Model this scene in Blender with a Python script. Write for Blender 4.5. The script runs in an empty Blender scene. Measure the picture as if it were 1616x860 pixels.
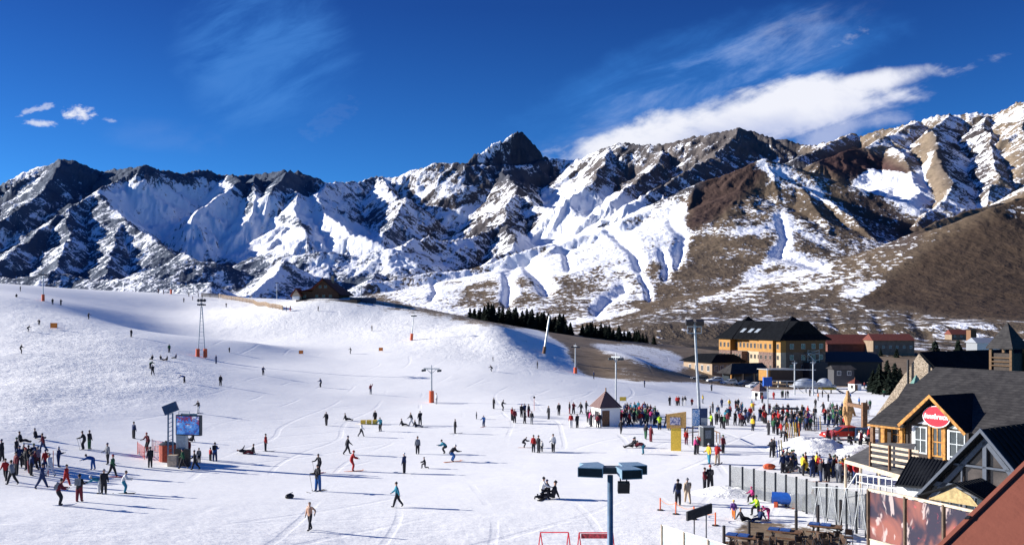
import bpy, bmesh, math, random
import numpy as np
from mathutils import Vector, Matrix

# ------------------------------------------------------------------ camera, sky, sun, exposure
W0, H0, F0, CX, HY = 1616.0, 860.0, 1500.0, 808.0, 500.0      # photograph size, focal length (px), centre column, horizon row
scene = bpy.context.scene
cam_d = bpy.data.cameras.new("camera"); cam = bpy.data.objects.new("camera", cam_d)
scene.collection.objects.link(cam); scene.camera = cam
cam.location = (0, 0, 0); cam.rotation_euler = (math.radians(90), 0, 0)
cam_d.sensor_width = 36.0; cam_d.lens = 36.0 * F0 / W0
cam_d.shift_y = (HY - H0 / 2) / W0
cam_d.clip_start = 0.3; cam_d.clip_end = 40000

SUN_EL, SUN_AZ = math.radians(18.0), math.radians(-79.0)       # azimuth from +Y (view direction), negative = left
SUN_DIR = Vector((math.sin(SUN_AZ) * math.cos(SUN_EL), math.cos(SUN_AZ) * math.cos(SUN_EL), math.sin(SUN_EL)))
sl = bpy.data.lights.new("sun", 'SUN'); sl.energy = 5.0; sl.angle = math.radians(0.5); sl.color = (1.0, 0.955, 0.89)
so = bpy.data.objects.new("sun", sl); scene.collection.objects.link(so)
so.rotation_euler = SUN_DIR.to_track_quat('Z', 'Y').to_euler()

world = bpy.data.worlds.new("World"); scene.world = world; world.use_nodes = True
wn = world.node_tree; wn.nodes.clear()

class NG:
    """tiny expression helper on a node tree"""
    def __init__(s, nt): s.nt = nt
    def n(s, t, **k):
        x = s.nt.nodes.new(t)
        for a, b in k.items(): setattr(x, a, b)
        return x
    def put(s, sock, v):
        if v is None: return
        if isinstance(v, bpy.types.NodeSocket): s.nt.links.new(v, sock)
        else: sock.default_value = v
    def m(s, op, a, b=None, c=None, clamp=False):
        x = s.n('ShaderNodeMath', operation=op, use_clamp=clamp)
        for i, v in enumerate((a, b, c)): s.put(x.inputs[i], v)
        return x.outputs[0]
    def noise(s, vec, scale, detail=4, rough=0.55, lac=2.0, dist=0.0, typ='FBM'):
        x = s.n('ShaderNodeTexNoise'); x.noise_type = typ
        s.put(x.inputs['Vector'], vec); x.inputs['Scale'].default_value = scale
        x.inputs['Detail'].default_value = detail; x.inputs['Roughness'].default_value = rough
        x.inputs['Lacunarity'].default_value = lac; x.inputs['Distortion'].default_value = dist
        return x.outputs['Fac']
    def ss(s, v, a, b, lo=0.0, hi=1.0):
        x = s.n('ShaderNodeMapRange', interpolation_type='SMOOTHSTEP'); s.put(x.inputs[0], v)
        s.put(x.inputs[1], a); s.put(x.inputs[2], b); s.put(x.inputs[3], lo); s.put(x.inputs[4], hi)
        return x.outputs[0]
    def mix(s, f, a, b, bt='MIX'):
        x = s.n('ShaderNodeMix', data_type='RGBA', blend_type=bt)
        s.put(x.inputs[0], f)
        for i, v in ((6, a), (7, b)):
            if isinstance(v, tuple) and len(v) == 3: v = (*v, 1)
            s.put(x.inputs[i], v)
        return x.outputs[2]
    def xyz(s, v):
        x = s.n('ShaderNodeSeparateXYZ'); s.put(x.inputs[0], v); return x.outputs
    def vec(s, a, b, c):
        x = s.n('ShaderNodeCombineXYZ')
        for i, v in enumerate((a, b, c)): s.put(x.inputs[i], v)
        return x.outputs[0]
    def scl(s, v, k):
        x = s.n('ShaderNodeVectorMath', operation='MULTIPLY'); s.put(x.inputs[0], v); x.inputs[1].default_value = k; return x.outputs[0]
    def bump(s, h, dist, strength=1.0, nrm=None):
        x = s.n('ShaderNodeBump'); s.put(x.inputs['Height'], h); x.inputs['Distance'].default_value = dist
        x.inputs['Strength'].default_value = strength
        if nrm is not None: s.put(x.inputs['Normal'], nrm)
        return x.outputs[0]

g = NG(wn)
sky = g.n('ShaderNodeTexSky', sky_type='NISHITA', sun_disc=False)
sky.sun_elevation = SUN_EL; sky.sun_rotation = SUN_AZ % (2 * math.pi)
sky.altitude = 3000; sky.air_density = 1.0; sky.dust_density = 0.0; sky.ozone_density = 4.0
tc = g.n('ShaderNodeTexCoord').outputs['Generated']
dx, dy, dz = g.xyz(tc)
dyc = g.m('MAXIMUM', dy, 0.05)
U = g.m('DIVIDE', dx, dyc); V = g.m('DIVIDE', dz, dyc)        # tangent of the bearing and of the height above the horizon
P = g.vec(U, V, 0.0)
# deep, dry-air blue: steeper falloff of brightness and less red than the raw sky
hs = g.n('ShaderNodeHueSaturation'); g.put(hs.inputs['Color'], sky.outputs[0]); hs.inputs['Saturation'].default_value = 1.15
elv = g.m('MAXIMUM', dz, 0.0)
tint = g.n('ShaderNodeValToRGB'); g.put(tint.inputs[0], elv)
cr = tint.color_ramp; cr.elements[0].position = 0.0; cr.elements[0].color = (0.34, 0.66, 0.86, 1)
cr.elements[1].position = 0.6; cr.elements[1].color = (0.34, 0.50, 0.85, 1)
e = cr.elements.new(0.12); e.color = (0.27, 0.55, 0.78, 1)
e = cr.elements.new(0.31); e.color = (0.20, 0.315, 0.56, 1)
skc = g.mix(1.0, hs.outputs[0], tint.outputs[0], 'MULTIPLY')

def px_uv(px, py): return ((px - CX) / F0, (HY - py) / F0)
def blob(px, py, rx, ry, rot, nz, k):
    """soft ellipse in bearing/height space, edge broken by noise"""
    u0, v0 = px_uv(px, py); c, s_ = math.cos(rot), math.sin(rot)
    du = g.m('SUBTRACT', U, u0); dv = g.m('SUBTRACT', V, v0)
    a = g.m('DIVIDE', g.m('ADD', g.m('MULTIPLY', du, c), g.m('MULTIPLY', dv, s_)), rx / F0)
    b = g.m('DIVIDE', g.m('SUBTRACT', g.m('MULTIPLY', dv, c), g.m('MULTIPLY', du, s_)), ry / F0)
    r2 = g.m('ADD', g.m('MULTIPLY', a, a), g.m('MULTIPLY', b, b))
    q = g.m('SUBTRACT', 1.0, r2)
    return g.m('ADD', q, g.m('MULTIPLY', g.m('SUBTRACT', nz, 0.5), k)), b
cn = g.noise(g.scl(P, (1.0, 1.7, 1)), 11, 8, 0.58, dist=0.25)
cn2 = g.noise(g.scl(P, (1.0, 1.8, 1)), 75, 6, 0.62)
ROT = math.radians(12.5)
# stretched coordinates along the wind for the thin cloud
Pr = g.vec(g.m('ADD', g.m('MULTIPLY', U, math.cos(ROT * 1.8)), g.m('MULTIPLY', V, math.sin(ROT * 1.8))),
           g.m('MULTIPLY', g.m('SUBTRACT', g.m('MULTIPLY', V, math.cos(ROT * 1.8)), g.m('MULTIPLY', U, math.sin(ROT * 1.8))), 3.5), 3.3)
ci = g.noise(Pr, 7, 8, 0.62, dist=0.4)
b1, bb = blob(1172, 193, 335, 50, ROT, cn, 2.8)
b1b, _ = blob(1378, 130, 112, 22, math.radians(10), cn, 2.6)
b1c, _ = blob(1330, 205, 120, 22, math.radians(14), cn, 4.0)
big = g.m('MAXIMUM', g.ss(g.m('ADD', b1, g.m('MULTIPLY', g.m('SUBTRACT', ci, .5), 1.6)), -.15, 0.75), g.m('MAXIMUM', g.ss(b1b, -.15, 0.9), g.ss(b1c, 0.0, 1.1, 0, 0.7)))
l1, _ = blob(125, 179, 25, 13, 0.0, cn2, 5.0); l2, _ = blob(65, 195, 26, 6, -0.1, cn2, 5.0); l3, _ = blob(60, 172, 36, 7, 0.3, cn2, 5.0); l4, _ = blob(172, 190, 16, 4, -.2, cn2, 5.0)
sm = g.m('MAXIMUM', g.m('MAXIMUM', g.ss(l1, -.3, 1.5, 0, .95), g.ss(l2, -.3, 1.6, 0, .7)), g.m('MAXIMUM', g.ss(l3, .1, 1.2, 0, .45), g.ss(l4, .1, 1.5, 0, .3)))
c1, _ = blob(1120, 120, 330, 62, math.radians(22), ci, 1.2)
c2, _ = blob(1030, 205, 110, 30, math.radians(10), ci, 1.2)
v1, _ = blob(1110, 130, 330, 95, math.radians(16), cn, 1.4)
thin = g.m('MULTIPLY', g.ss(c1, 0.0, 1.0), g.ss(ci, 0.42, 0.75, 0, 0.28))
thin = g.m('MAXIMUM', thin, g.m('MULTIPLY', g.ss(c2, 0.0, 1.0), g.ss(ci, 0.32, 0.7, 0.05, 0.5)))
c3, _ = blob(420, 90, 160, 150, -0.6, ci, 1.0); c4, _ = blob(520, 190, 60, 20, 0.6, cn2, 5); c5, _ = blob(1345, 58, 34, 10, 0.4, cn2, 5.0); c6, _ = blob(260, 215, 150, 34, -0.1, ci, 1.0)
veil = g.m('MAXIMUM', g.m('MULTIPLY', g.m('MULTIPLY', g.ss(c3, 0, 1), g.ss(ci, .35, .75)), 0.02), g.m('MAXIMUM', g.ss(c4, 0, 1, 0, 0.02), g.m('MAXIMUM', g.ss(c5, 0, 2.2, 0, .2), g.m('MULTIPLY', g.ss(c6, 0, 1, 0, .04), g.ss(cn, .4, .75)))))
fwd = g.ss(dy, 0.1, 0.3)
cover = g.m('MULTIPLY', g.m('MAXIMUM', g.m('MAXIMUM', big, sm), g.m('MAXIMUM', thin, veil)), fwd, clamp=True)
cs = g.ss(g.m('ADD', bb, g.m('MULTIPLY', g.m('SUBTRACT', cn, 0.5), 2.4)), -0.9, 0.35)
ccol = g.mix(cs, (3.0, 3.35, 4.7), (5.0, 5.1, 5.6))
azure = g.m('MULTIPLY', g.m('MAXIMUM', g.m('MULTIPLY', g.ss(v1, -.1, .9), g.ss(ci, .3, .62, .25, 1)), g.m('MULTIPLY', g.ss(c3, 0, 1), g.ss(ci, .32, .62, .2, 1))), fwd)
skc = g.mix(g.m('MULTIPLY', azure, .62), skc, (0.30, 1.42, 4.1))
fin = g.mix(cover, skc, ccol)
bg = g.n('ShaderNodeBackground'); g.put(bg.inputs[0], fin); bg.inputs[1].default_value = 0.088
wo = g.n('ShaderNodeOutputWorld'); wn.links.new(bg.outputs[0], wo.inputs[0])

vs = scene.view_settings
scene.display_settings.display_device = 'sRGB'
vs.view_transform = 'Standard'; vs.look = 'None'; vs.gamma = 1.0; vs.use_curve_mapping = False; vs.exposure = 1.0
scene.cycles.max_bounces = 6; scene.cycles.diffuse_bounces = 3; scene.cycles.glossy_bounces = 2; scene.cycles.transparent_max_bounces = 12
scene.cycles.use_denoising = True

# ------------------------------------------------------------------ numpy noise
_rs = np.random.RandomState(7)
_PERM = _rs.permutation(256).astype(np.int32); _PERM = np.concatenate([_PERM, _PERM])
_ANG = _rs.rand(256) * 2 * np.pi; _GX, _GY = np.cos(_ANG).astype(np.float32), np.sin(_ANG).astype(np.float32)
def pnoise(x, y, seed=0):
    x = np.asarray(x, np.float32) + seed * 17.31; y = np.asarray(y, np.float32) + seed * 9.77
    xi = np.floor(x).astype(np.int32); yi = np.floor(y).astype(np.int32)
    xf = x - xi; yf = y - yi; xi &= 255; yi &= 255
    u = xf * xf * xf * (xf * (xf * 6 - 15) + 10); v = yf * yf * yf * (yf * (yf * 6 - 15) + 10)
    def gr(a, b, fx, fy):
        h = _PERM[_PERM[a & 255] + (b & 255)]
        return _GX[h] * fx + _GY[h] * fy
    n00 = gr(xi, yi, xf, yf); n10 = gr(xi + 1, yi, xf - 1, yf)
    n01 = gr(xi, yi + 1, xf, yf - 1); n11 = gr(xi + 1, yi + 1, xf - 1, yf - 1)
    a = n00 + u * (n10 - n00); b = n01 + u * (n11 - n01)
    return (a + v * (b - a)) * 1.5
def fbm(x, y, o=4, seed=0, gain=0.5):
    r = 0; a = 1.0; t = 0
    for i in range(o):
        r = r + a * pnoise(x, y, seed + i); t += a; a *= gain; x = x * 2.03; y = y * 2.03
    return r / t
def ridged(x, y, o=4, seed=0, gain=0.5):
    r = 0; a = 1.0; t = 0
    for i in range(o):
        r = r + a * (1 - np.abs(pnoise(x, y, seed + i)) * 2); t += a; a *= gain; x = x * 2.07; y = y * 2.07
    return r / t
def sstep(v, a, b):
    t = np.clip((v - a) / (b - a), 0, 1); return t * t * (3 - 2 * t)

# ------------------------------------------------------------------ far terrain from ridge lines: (px, py, distance in m)
R = []   # (points, slope left of direction, slope right of direction, rib strength)
def ridge(pts, sl=0.75, sr=0.75, rib=1.0, foot=2.0): R.append((pts, sl, sr, rib, foot))
# skyline crest (listed left to right: the 'right' side of the direction faces the camera)
ridge([(-560,330,6200),(-250,310,5900),(-90,318,5600),(0,292,5500),(40,272,5500),(66,262,5500),(97,250,5500),(132,256,5550),(165,271,5600),(186,267,5500),(226,260,5420),(250,267,5500),(285,270,5600),
       (330,266,5740),(352,272,5800),(400,277,5900),(430,270,5850),(455,267,5750),(480,275,5700),(520,288,5750),(560,285,6000),(600,279,6150),(660,268,6120),(700,255,6050),(735,257,6000)], 0.8, 0.85, 1.2)
ridge([(733,258,6000),(745,249,6060),(765,238,6150),(790,222,6270),(812,211,6380),(825,208,6430)], 1.5, 1.25, 2.2, 1.2)
ridge([(825,208,6430),(833,226,6440),(846,238,6450),(864,247,6460)], 1.8, 1.5, 1.6, 1.2)
ridge([(735,257,6000),(800,262,6100),(870,252,6300),(900,249,6300),(922,246,6200),(945,237,6000),(962,232,5900),(985,225,5800),(1010,229,5700),(1045,227,5600),(1082,218,5500),
       (1130,208,5400),(1152,204,5350),(1168,199,5300),(1190,204,5300),(1215,211,5200),(1262,226,5100),(1292,222,5000),(1330,217,4900),(1362,215,4850),(1400,202,4700),
       (1450,188,4500),(1492,180,4400),(1535,174,4350),(1556,180,4300),(1585,170,4200),(1616,160,4100),(1700,150,4000),(1950,170,3900)], 0.8, 0.8, 1.0)
ridge([(1336,216,4880),(1343,209,4880),(1350,212,4880)], 1.8, 1.8, .2, 1.0)
# left massif spurs
ridge([(97,250,5500),(70,300,5000),(30,330,4700),(-30,370,4400),(-120,400,4200)], .9, .8, .9)
ridge([(226,260,5650),(190,282,5300),(160,298,5000),(110,325,4600),(60,365,4200),(10,405,3800),(-60,440,3500)], .8, .9, .9)
ridge([(150,303,4900),(185,338,4500),(225,368,4150),(265,393,3850),(320,412,3600),(360,425,3400)], .8, .75, .9)
ridge([(110,325,4600),(110,380,4000),(90,420,3600),(60,445,3200)], .8, .8, .95)
ridge([(190,350,4350),(180,395,3900),(170,430,3500),(150,452,3200)], .8, .8, .95)
ridge([(352,272,5750),(380,281,5500),(350,305,5200),(325,322,5000),(303,345,4800)], .9, .9, 1.0)
ridge([(400,277,5750),(405,300,5300),(398,330,5000),(390,345,4900)], .9, .9, .8)
ridge([(455,267,5650),(440,290,5300),(425,302,5150)], .9, 1.0, .8)
ridge([(520,288,5800),(500,305,5300),(515,340,4900),(560,368,4500),(610,385,4300)], .7, .8, .9)
ridge([(470,300,5250),(470,340,4850),(485,370,4500)], .6, .7, .8)
# moraine and low hills in front of the left massif
ridge([(370,425,3300),(392,408,3300),(420,399,3300),(470,402,3200),(520,398,3200),(570,401,3200),(612,396,3200),(625,392,3200)], .55, .6, .9)
ridge([(445,410,3000),(440,425,2900),(415,445,2700),(396,462,2600)], .6, .6, .6)
ridge([(215,430,3100),(262,418,3000),(300,411,3000),(345,415,3000),(380,428,3000)], .6, .6, .9)
ridge([(-60,430,3000),(20,440,2900),(80,430,2900),(130,437,2900),(190,440,2800),(260,447,2700),(330,446,2600)], .6, .6, .95)
# central mountain
ridge([(600,279,6100),(610,300,5700),(640,312,5400),(625,345,5000),(605,372,4700)], .8, .8, 1.1)
ridge([(790,262,6100),(808,284,5600),(815,300,5300),(800,325,4900),(790,352,4600),(745,374,4300),(692,374,4100),(648,381,3900)], .75, .9, 1.3)
ridge([(815,300,5300),(850,322,5000),(895,338,4700),(930,345,4500)], .8, .7, 1.0)
ridge([(800,353,4500),(815,372,4200),(800,398,3900),(770,412,3600)], .8, .8, 1.0)
ridge([(648,381,3900),(625,400,3500),(600,425,3100),(575,447,2800)], .6, .6, .7)
# ridges right of the pyramid
ridge([(962,232,5900),(955,260,5400),(930,290,5000),(900,310,4800)], .8, .8, 1.0)
ridge([(1045,227,5600),(1040,255,5200),(1000,290,4800),(960,320,4500)], .8, .8, 1.2)
ridge([(1168,199,5300),(1140,235,4900),(1090,265,4500),(1040,295,4200),(985,325,4000)], .8, .8, 1.0)
# brown cone in the middle distance
ridge([(1206,252,3050),(1185,258,3020),(1150,272,3000),(1100,292,2960),(1040,327,2900),(978,346,2840),(930,366,2800),(884,381,2760),(800,402,2700),(744,422,2650),(657,434,2580),(577,446,2500)], .7, .48, .35)
ridge([(1206,252,3050),(1228,257,3100),(1262,265,3200),(1300,272,3400)], .6, .7, .3)
ridge([(1206,252,3050),(1222,274,2950),(1262,296,2850),(1312,318,2700),(1345,350,2500),(1385,385,2300),(1425,412,2100)], .62, .60, .15)
ridge([(1100,292,2960),(1085,335,2750),(1055,380,2600),(1020,410,2450)], .42, .42, .2)
ridge([(884,381,2760),(862,400,2640),(840,415,2540),(790,440,2400),(740,462,2250)], .4, .4, .3)
ridge([(1206,252,3050),(1165,300,2850),(1100,350,2680),(1040,400,2520),(960,432,2380),(880,462,2230)], .42, .42, .25)
ridge([(1222,274,2950),(1225,330,2700),(1205,375,2480),(1175,420,2250),(1120,455,2050),(1040,482,1850)], .42, .40, .2)
ridge([(1262,296,2850),(1300,350,2500),(1310,392,2250),(1310,425,2000),(1250,452,1800),(1150,480,1550)], .40, .40, .15)
# right massif
ridge([(1343,212,4850),(1300,232,4500),(1262,246,4250)], .7, .7, .6)
ridge([(1450,188,4500),(1400,215,4100),(1362,232,3900),(1330,240,3800),(1290,255,3700)], .6, .6, .4)
ridge([(1492,180,4400),(1472,205,4000),(1476,230,3700),(1490,262,3350),(1500,300,3000),(1470,330,2750),(1452,350,2600)], .7, .85, .5)
ridge([(1556,180,4300),(1560,204,3850),(1568,240,3500),(1572,280,3150),(1560,310,2900)], .8, .8, .8)
ridge([(1616,160,4100),(1620,200,3600),(1640,250,3200),(1650,300,2900)], .8, .7, .8)
ridge([(1408,232,3900),(1440,262,3500),(1448,300,3150),(1430,320,2950)], .5, .5, .3)
# near brown hills on the right
ridge([(1640,285,2700),(1600,318,2500),(1540,330,2400),(1490,345,2300),(1455,360,2200)], .5, .5, .2)
ridge([(2000,240,1560),(1800,270,1500),(1680,300,1450),(1616,313,1420),(1564,326,1390),(1525,350,1365),(1489,376,1340),(1430,425,1290),(1395,452,1250),(1358,480,1200)], .5, .40, .12)

def px3(px, py, D): return ((px - CX) / F0 * D, D, (HY - py) / F0 * D)
def floor_z(X, Y):
    rgt = sstep(X / np.maximum(Y, 1), -0.12, 0.1)
    a = -21 + 0.0185 * np.maximum(Y - 300, 0); b = -25 + 0.012 * np.maximum(Y - 300, 0)
    z = b + (a - b) * rgt
    return z + 9.0 * sstep(Y + 22 * np.sin(X / 47.0) + 9 * np.sin(X / 19.0), 635, 700) * sstep(X / np.maximum(Y, 1), .06, .16)
def far_height(X, Y):
    shp = X.shape; X = X.ravel().astype(np.float32); Y = Y.ravel().astype(np.float32)
    base = floor_z(X, Y).astype(np.float32)
    wxx = 38 * fbm(X / 330, Y / 330, 3, 3) + 9 * fbm(X / 60, Y / 60, 2, 5); wyy = 38 * fbm(X / 330, Y / 330, 3, 11) + 9 * fbm(X / 60, Y / 60, 2, 13)
    amp = np.clip((Y - 1200) / 2500, .12, 1.0)
    Xw = X + wxx * amp; Yw = Y + wyy * amp
    best = base.copy(); sec = base.copy(); S = X.copy(); Dd = np.full_like(X, 900.0); RB = np.full_like(X, 0.3)
    off = 0.0
    for pts, sl_, sr_, rib, foot in R:
        P3 = [px3(*p) for p in pts]
        hr = base.copy(); Sr = np.zeros_like(X); Dr = np.full_like(X, 900.0)
        for (ax, ay, az), (bx_, by_, bz) in zip(P3[:-1], P3[1:]):
            ex, ey = bx_ - ax, by_ - ay; L2 = ex * ex + ey * ey + 1e-6; L = math.sqrt(L2)
            reach = foot * (max(az, bz) + 60) / min(sl_, sr_)
            m = np.nonzero((Xw > min(ax, bx_) - reach) & (Xw < max(ax, bx_) + reach) & (Yw > min(ay, by_) - reach) & (Yw < max(ay, by_) + reach))[0]
            if len(m) == 0: off += L; continue
            xx, yy = Xw[m] - ax, Yw[m] - ay
            tc_ = np.clip((xx * ex + yy * ey) / L2, 0, 1)
            d = np.hypot(xx - tc_ * ex, yy - tc_ * ey)
            sg = np.clip((ex * yy - ey * xx) / L / np.maximum(d, 1e-3), -1, 1)
            s = (sl_ + sr_) / 2 + (sl_ - sr_) / 2 * sg
            h0 = az + (bz - az) * tc_
            bs = base[m]; hh = np.maximum(h0 - bs, 2.0)
            h = bs + (h0 - bs) * np.clip(1 - d * s / hh / foot, 0, 1) ** foot
            w = h > hr[m]; k = m[w]
            hr[k] = h[w]; Sr[k] = off + tc_[w] * L + 300 * sg[w]; Dr[k] = d[w]
            off += L
        off += 777.0
        sec = np.maximum(sec, np.minimum(best, hr))
        w = hr > best
        best[w] = hr[w]; S[w] = Sr[w]; Dd[w] = Dr[w]; RB[w] = rib
    rel = np.clip(best - base, 0, None)
    env = np.clip(Dd / 130, 0, 1) * np.clip(rel / 120, 0.0, 1) * sstep(best - sec, 0, 28)
    wob = 30 * fbm(X / 170, Y / 170, 2, 21)
    ribs = ridged((S + wob) / 165, Dd / 900, 3, 31, .55) - 0.45
    best = best + RB * env * ribs * np.clip(rel * 0.16, 3, 46)
    rough = ridged(X / 240, Y / 240, 5, 41, .55) - .5
    best = best + rough * np.clip(rel * 0.10, 0, 26) * (0.25 + 0.75 * RB)
    best = best + fbm(X / 28, Y / 28, 3, 51, .6) * (1.8 + 5.5 * np.clip(RB, 0, 1) * np.clip(rel / 150, 0, 1))
    best = best + 3.0 * fbm(X / 130, Y / 130, 3, 61) * np.clip((Y - 600) / 600, 0, 1)
    return best.reshape(shp), S.reshape(shp), Dd.reshape(shp), RB.reshape(shp)

# ------------------------------------------------------------------ near snow slope: thin-plate surface through ground points (px, py, distance)
NP = [(0,860,49),(400,860,53),(800,860,56),(1200,860,56.5),(1616,860,57),(-300,860,45),(2000,860,58),
      (90,797,62),(300,800,64),(627,800,67.5),(1077,797,68),(1500,797,69),
      (-200,760,68),(0,740,76),(120,760,75),(300,730,86),(638,747,84),(850,745,84),(1155,775,73.5),(1155,720,92),(1616,720,93),
      (0,680,92),(150,690,96),(330,700,97),(515,671,120),(660,716,95),(800,690,109),(980,685,112),(1250,690,109),(1600,690,109),(800,650,138),
      (0,610,126),(-200,600,130),(-200,520,200),(100,610,132),(235,594,150),(350,608,152),(420,590,180),(507,611,172),(590,621,163),(640,634,155),(780,642,146),(780,584,200),
      (32,558,162),(0,520,205),(100,560,172),(175,560,178),(320,566,192),(345,573,196),(400,540,226),
      (68,474,262),(30,466,270),(-100,455,270),(140,503,235),(205,533,207),(250,551,196),
      (180,490,290),(260,530,262),(250,505,300),(300,490,345),(300,540,252),(350,510,300),
      (0,449,318),(100,455,350),(200,460,375),(300,464,395),(400,473,372),(450,478,340),
      (500,490,305),(470,557,228),(555,556,236),(601,553,238),(650,536,258),(600,500,300),(560,475,318),(500,468,325),(640,482,330),(700,497,305),(735,525,262),
      (760,530,262),(860,560,245),(908,590,215),(960,598,208),(1000,602,208),(900,640,150),(1000,640,162),(1100,622,205),(1200,625,215),(1400,625,215),(1650,625,215),
      (820,524,330),(760,506,395),(900,545,290),(930,560,262),(1000,580,250),(1060,600,240),(1100,640,180),(1250,650,162),(1450,650,160),
      (1010,541,400),(900,529,410),(1060,566,330),(1080,548,420),(1140,601,285),(1235,604,292),(1200,596,330),(1400,590,330),(1600,600,320),(1700,600,330)]
NW = [(-220, 420, 5), (-150, 470, 2), (-60, 460, -2), (-16, 470, -4), (-300, 330, 14), (-320, 200, 4), (-250, 120, 0), (100, 470, -13), (250, 450, -19), (0, 0, -14), (0, 30, -13.6), (50, 20, -13.6), (-40, 20, -13)]
_cp = np.array([px3(*p) for p in NP] + [tuple(map(float, q)) for q in NW])
def _tps_k(r2): return 0.5 * r2 * np.log(r2 + 1e-9)
_n = len(_cp); _sc = 100.0
_A = np.zeros((_n + 3, _n + 3)); _d2 = ((_cp[:, None, :2] - _cp[None, :, :2]) ** 2).sum(-1) / _sc ** 2
_A[:_n, :_n] = _tps_k(_d2) + np.eye(_n) * 0.004
_A[:_n, _n] = 1; _A[:_n, _n + 1:] = _cp[:, :2] / _sc; _A[_n, :_n] = 1; _A[_n + 1:, :_n] = (_cp[:, :2] / _sc).T
_w = np.linalg.solve(_A, np.concatenate([_cp[:, 2], np.zeros(3)]))
def near_smooth(X, Y):
    shp = np.shape(X); X = np.ravel(X).astype(np.float64); Y = np.ravel(Y).astype(np.float64)
    out = _w[_n] + _w[_n + 1] * X / _sc + _w[_n + 2] * Y / _sc
    for i in range(_n):
        r2 = ((X - _cp[i, 0]) ** 2 + (Y - _cp[i, 1]) ** 2) / _sc ** 2
        out = out + _w[i] * _tps_k(r2)
    for cx_, cy_, am, sx, sy in ((-4, 262, 2.3, 8, 30), (33, 272, 2.1, 9, 24), (20, 232, -1.2, 8, 20)):     # hummocks either side of the bare strip
        out = out + am * np.exp(-((X - cx_ - (Y - cy_) * -.1) / sx) ** 2 - ((Y - cy_) / sy) ** 2)
    return out.reshape(shp)
BL0, BL1 = 430.0, 620.0
def ground_z(X, Y):
    X = np.atleast_1d(np.asarray(X, float)); Y = np.atleast_1d(np.asarray(Y, float))
    t = sstep(Y + 0 * X, BL0, BL1)
    a = near_smooth(X, np.minimum(Y, 560)); b = floor_z(X, Y)
    return a * (1 - t) + b * t
_cache = {}
def ground_at(px, py):
    """the point of the near ground seen at a photo pixel"""
    D = np.concatenate([np.arange(20, 120, .25), np.arange(120, 480, .5)])
    X = (px - CX) / F0 * D; z = ground_z(X, D); ray = (HY - py) / F0 * D
    i = np.nonzero(ray < z)[0]
    i = i[0] if len(i) else len(D) - 1
    if i > 0:
        a, b = ray[i - 1] - z[i - 1], ray[i] - z[i]
        t = a / (a - b) if a != b else 0
        d = D[i - 1] + t * (D[i] - D[i - 1])
    else: d = D[0]
    x = (px - CX) / F0 * d
    return Vector((x, d, float(ground_z(x, d)[0])))
def gz(x, y): return float(ground_z(x, y)[0])
# ------------------------------------------------------------------ helpers for image-placed cover masks (baked once onto the ground as data)
def poly_in(px, py, poly):
    c = np.zeros(px.shape, bool); n = len(poly)
    for i in range(n):
        x1, y1 = poly[i]; x2, y2 = poly[(i + 1) % n]
        if y1 == y2: continue
        k = ((y1 > py) != (y2 > py)) & (px < (x2 - x1) * (py - y1) / (y2 - y1) + x1)
        c ^= k
    return c
def blur(a, n):
    for ax in (0, 1):
        p_ = np.pad(a, [(n, n) if i == ax else (0, 0) for i in (0, 1)], mode='edge'); c_ = np.cumsum(p_, axis=ax)
        c_ = np.concatenate([np.zeros_like(np.take(c_, [0], axis=ax)), c_], axis=ax)
        hi = np.take(c_, range(2 * n + 1, c_.shape[ax]), axis=ax); lo = np.take(c_, range(0, c_.shape[ax] - 2 * n - 1), axis=ax)
        a = (hi - lo) / (2 * n + 1)
    return a
def line_d(px, py, pts):
    d = np.full(px.shape, 1e9)
    for (ax, ay), (bx, by) in zip(pts[:-1], pts[1:]):
        ex, ey = bx - ax, by - ay; L = ex * ex + ey * ey + 1e-6
        t = np.clip(((px - ax) * ex + (py - ay) * ey) / L, 0, 1)
        d = np.minimum(d, np.hypot(px - ax - t * ex, py - ay - t * ey))
    return d
def grid_mesh(name, X, Y, Z, attrs, cols, mat, kind='structure'):
    nr, nc = X.shape
    co = np.stack([X, Y, Z], -1).reshape(-1, 3).astype(np.float32)
    idx = np.arange(nr * nc).reshape(nr, nc)
    q = np.stack([idx[:-1, :-1], idx[:-1, 1:], idx[1:, 1:], idx[1:, :-1]], -1).reshape(-1, 4)
    me = bpy.data.meshes.new(name)
    me.vertices.add(len(co)); me.vertices.foreach_set('co', co.ravel())
    me.loops.add(q.size); me.loops.foreach_set('vertex_index', q.ravel().astype(np.int32))
    me.polygons.add(len(q)); me.polygons.foreach_set('loop_start', np.arange(0, q.size, 4, dtype=np.int32))
    me.update(calc_edges=True)
    me.polygons.foreach_set('use_smooth', np.ones(len(q), bool))
    for k, v in attrs.items():
        a = me.attributes.new(k, 'FLOAT', 'POINT'); a.data.foreach_set('value', v.ravel().astype(np.float32))
    for k, v in cols.items():
        a = me.attributes.new(k, 'FLOAT_VECTOR', 'POINT'); a.data.foreach_set('vector', v.reshape(-1, 3).astype(np.float32).ravel())
    me.materials.append(mat)
    o = bpy.data.objects.new(name, me); scene.collection.objects.link(o); o['kind'] = kind
    return o
def new_mat(name):
    m = bpy.data.materials.new(name); m.use_nodes = True; nt = m.node_tree
    b = nt.nodes['Principled BSDF']; return m, NG(nt), b
def attr(g_, name, out='Fac'):
    a = g_.n('ShaderNodeAttribute', attribute_name=name); return a.outputs[out]

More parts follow.
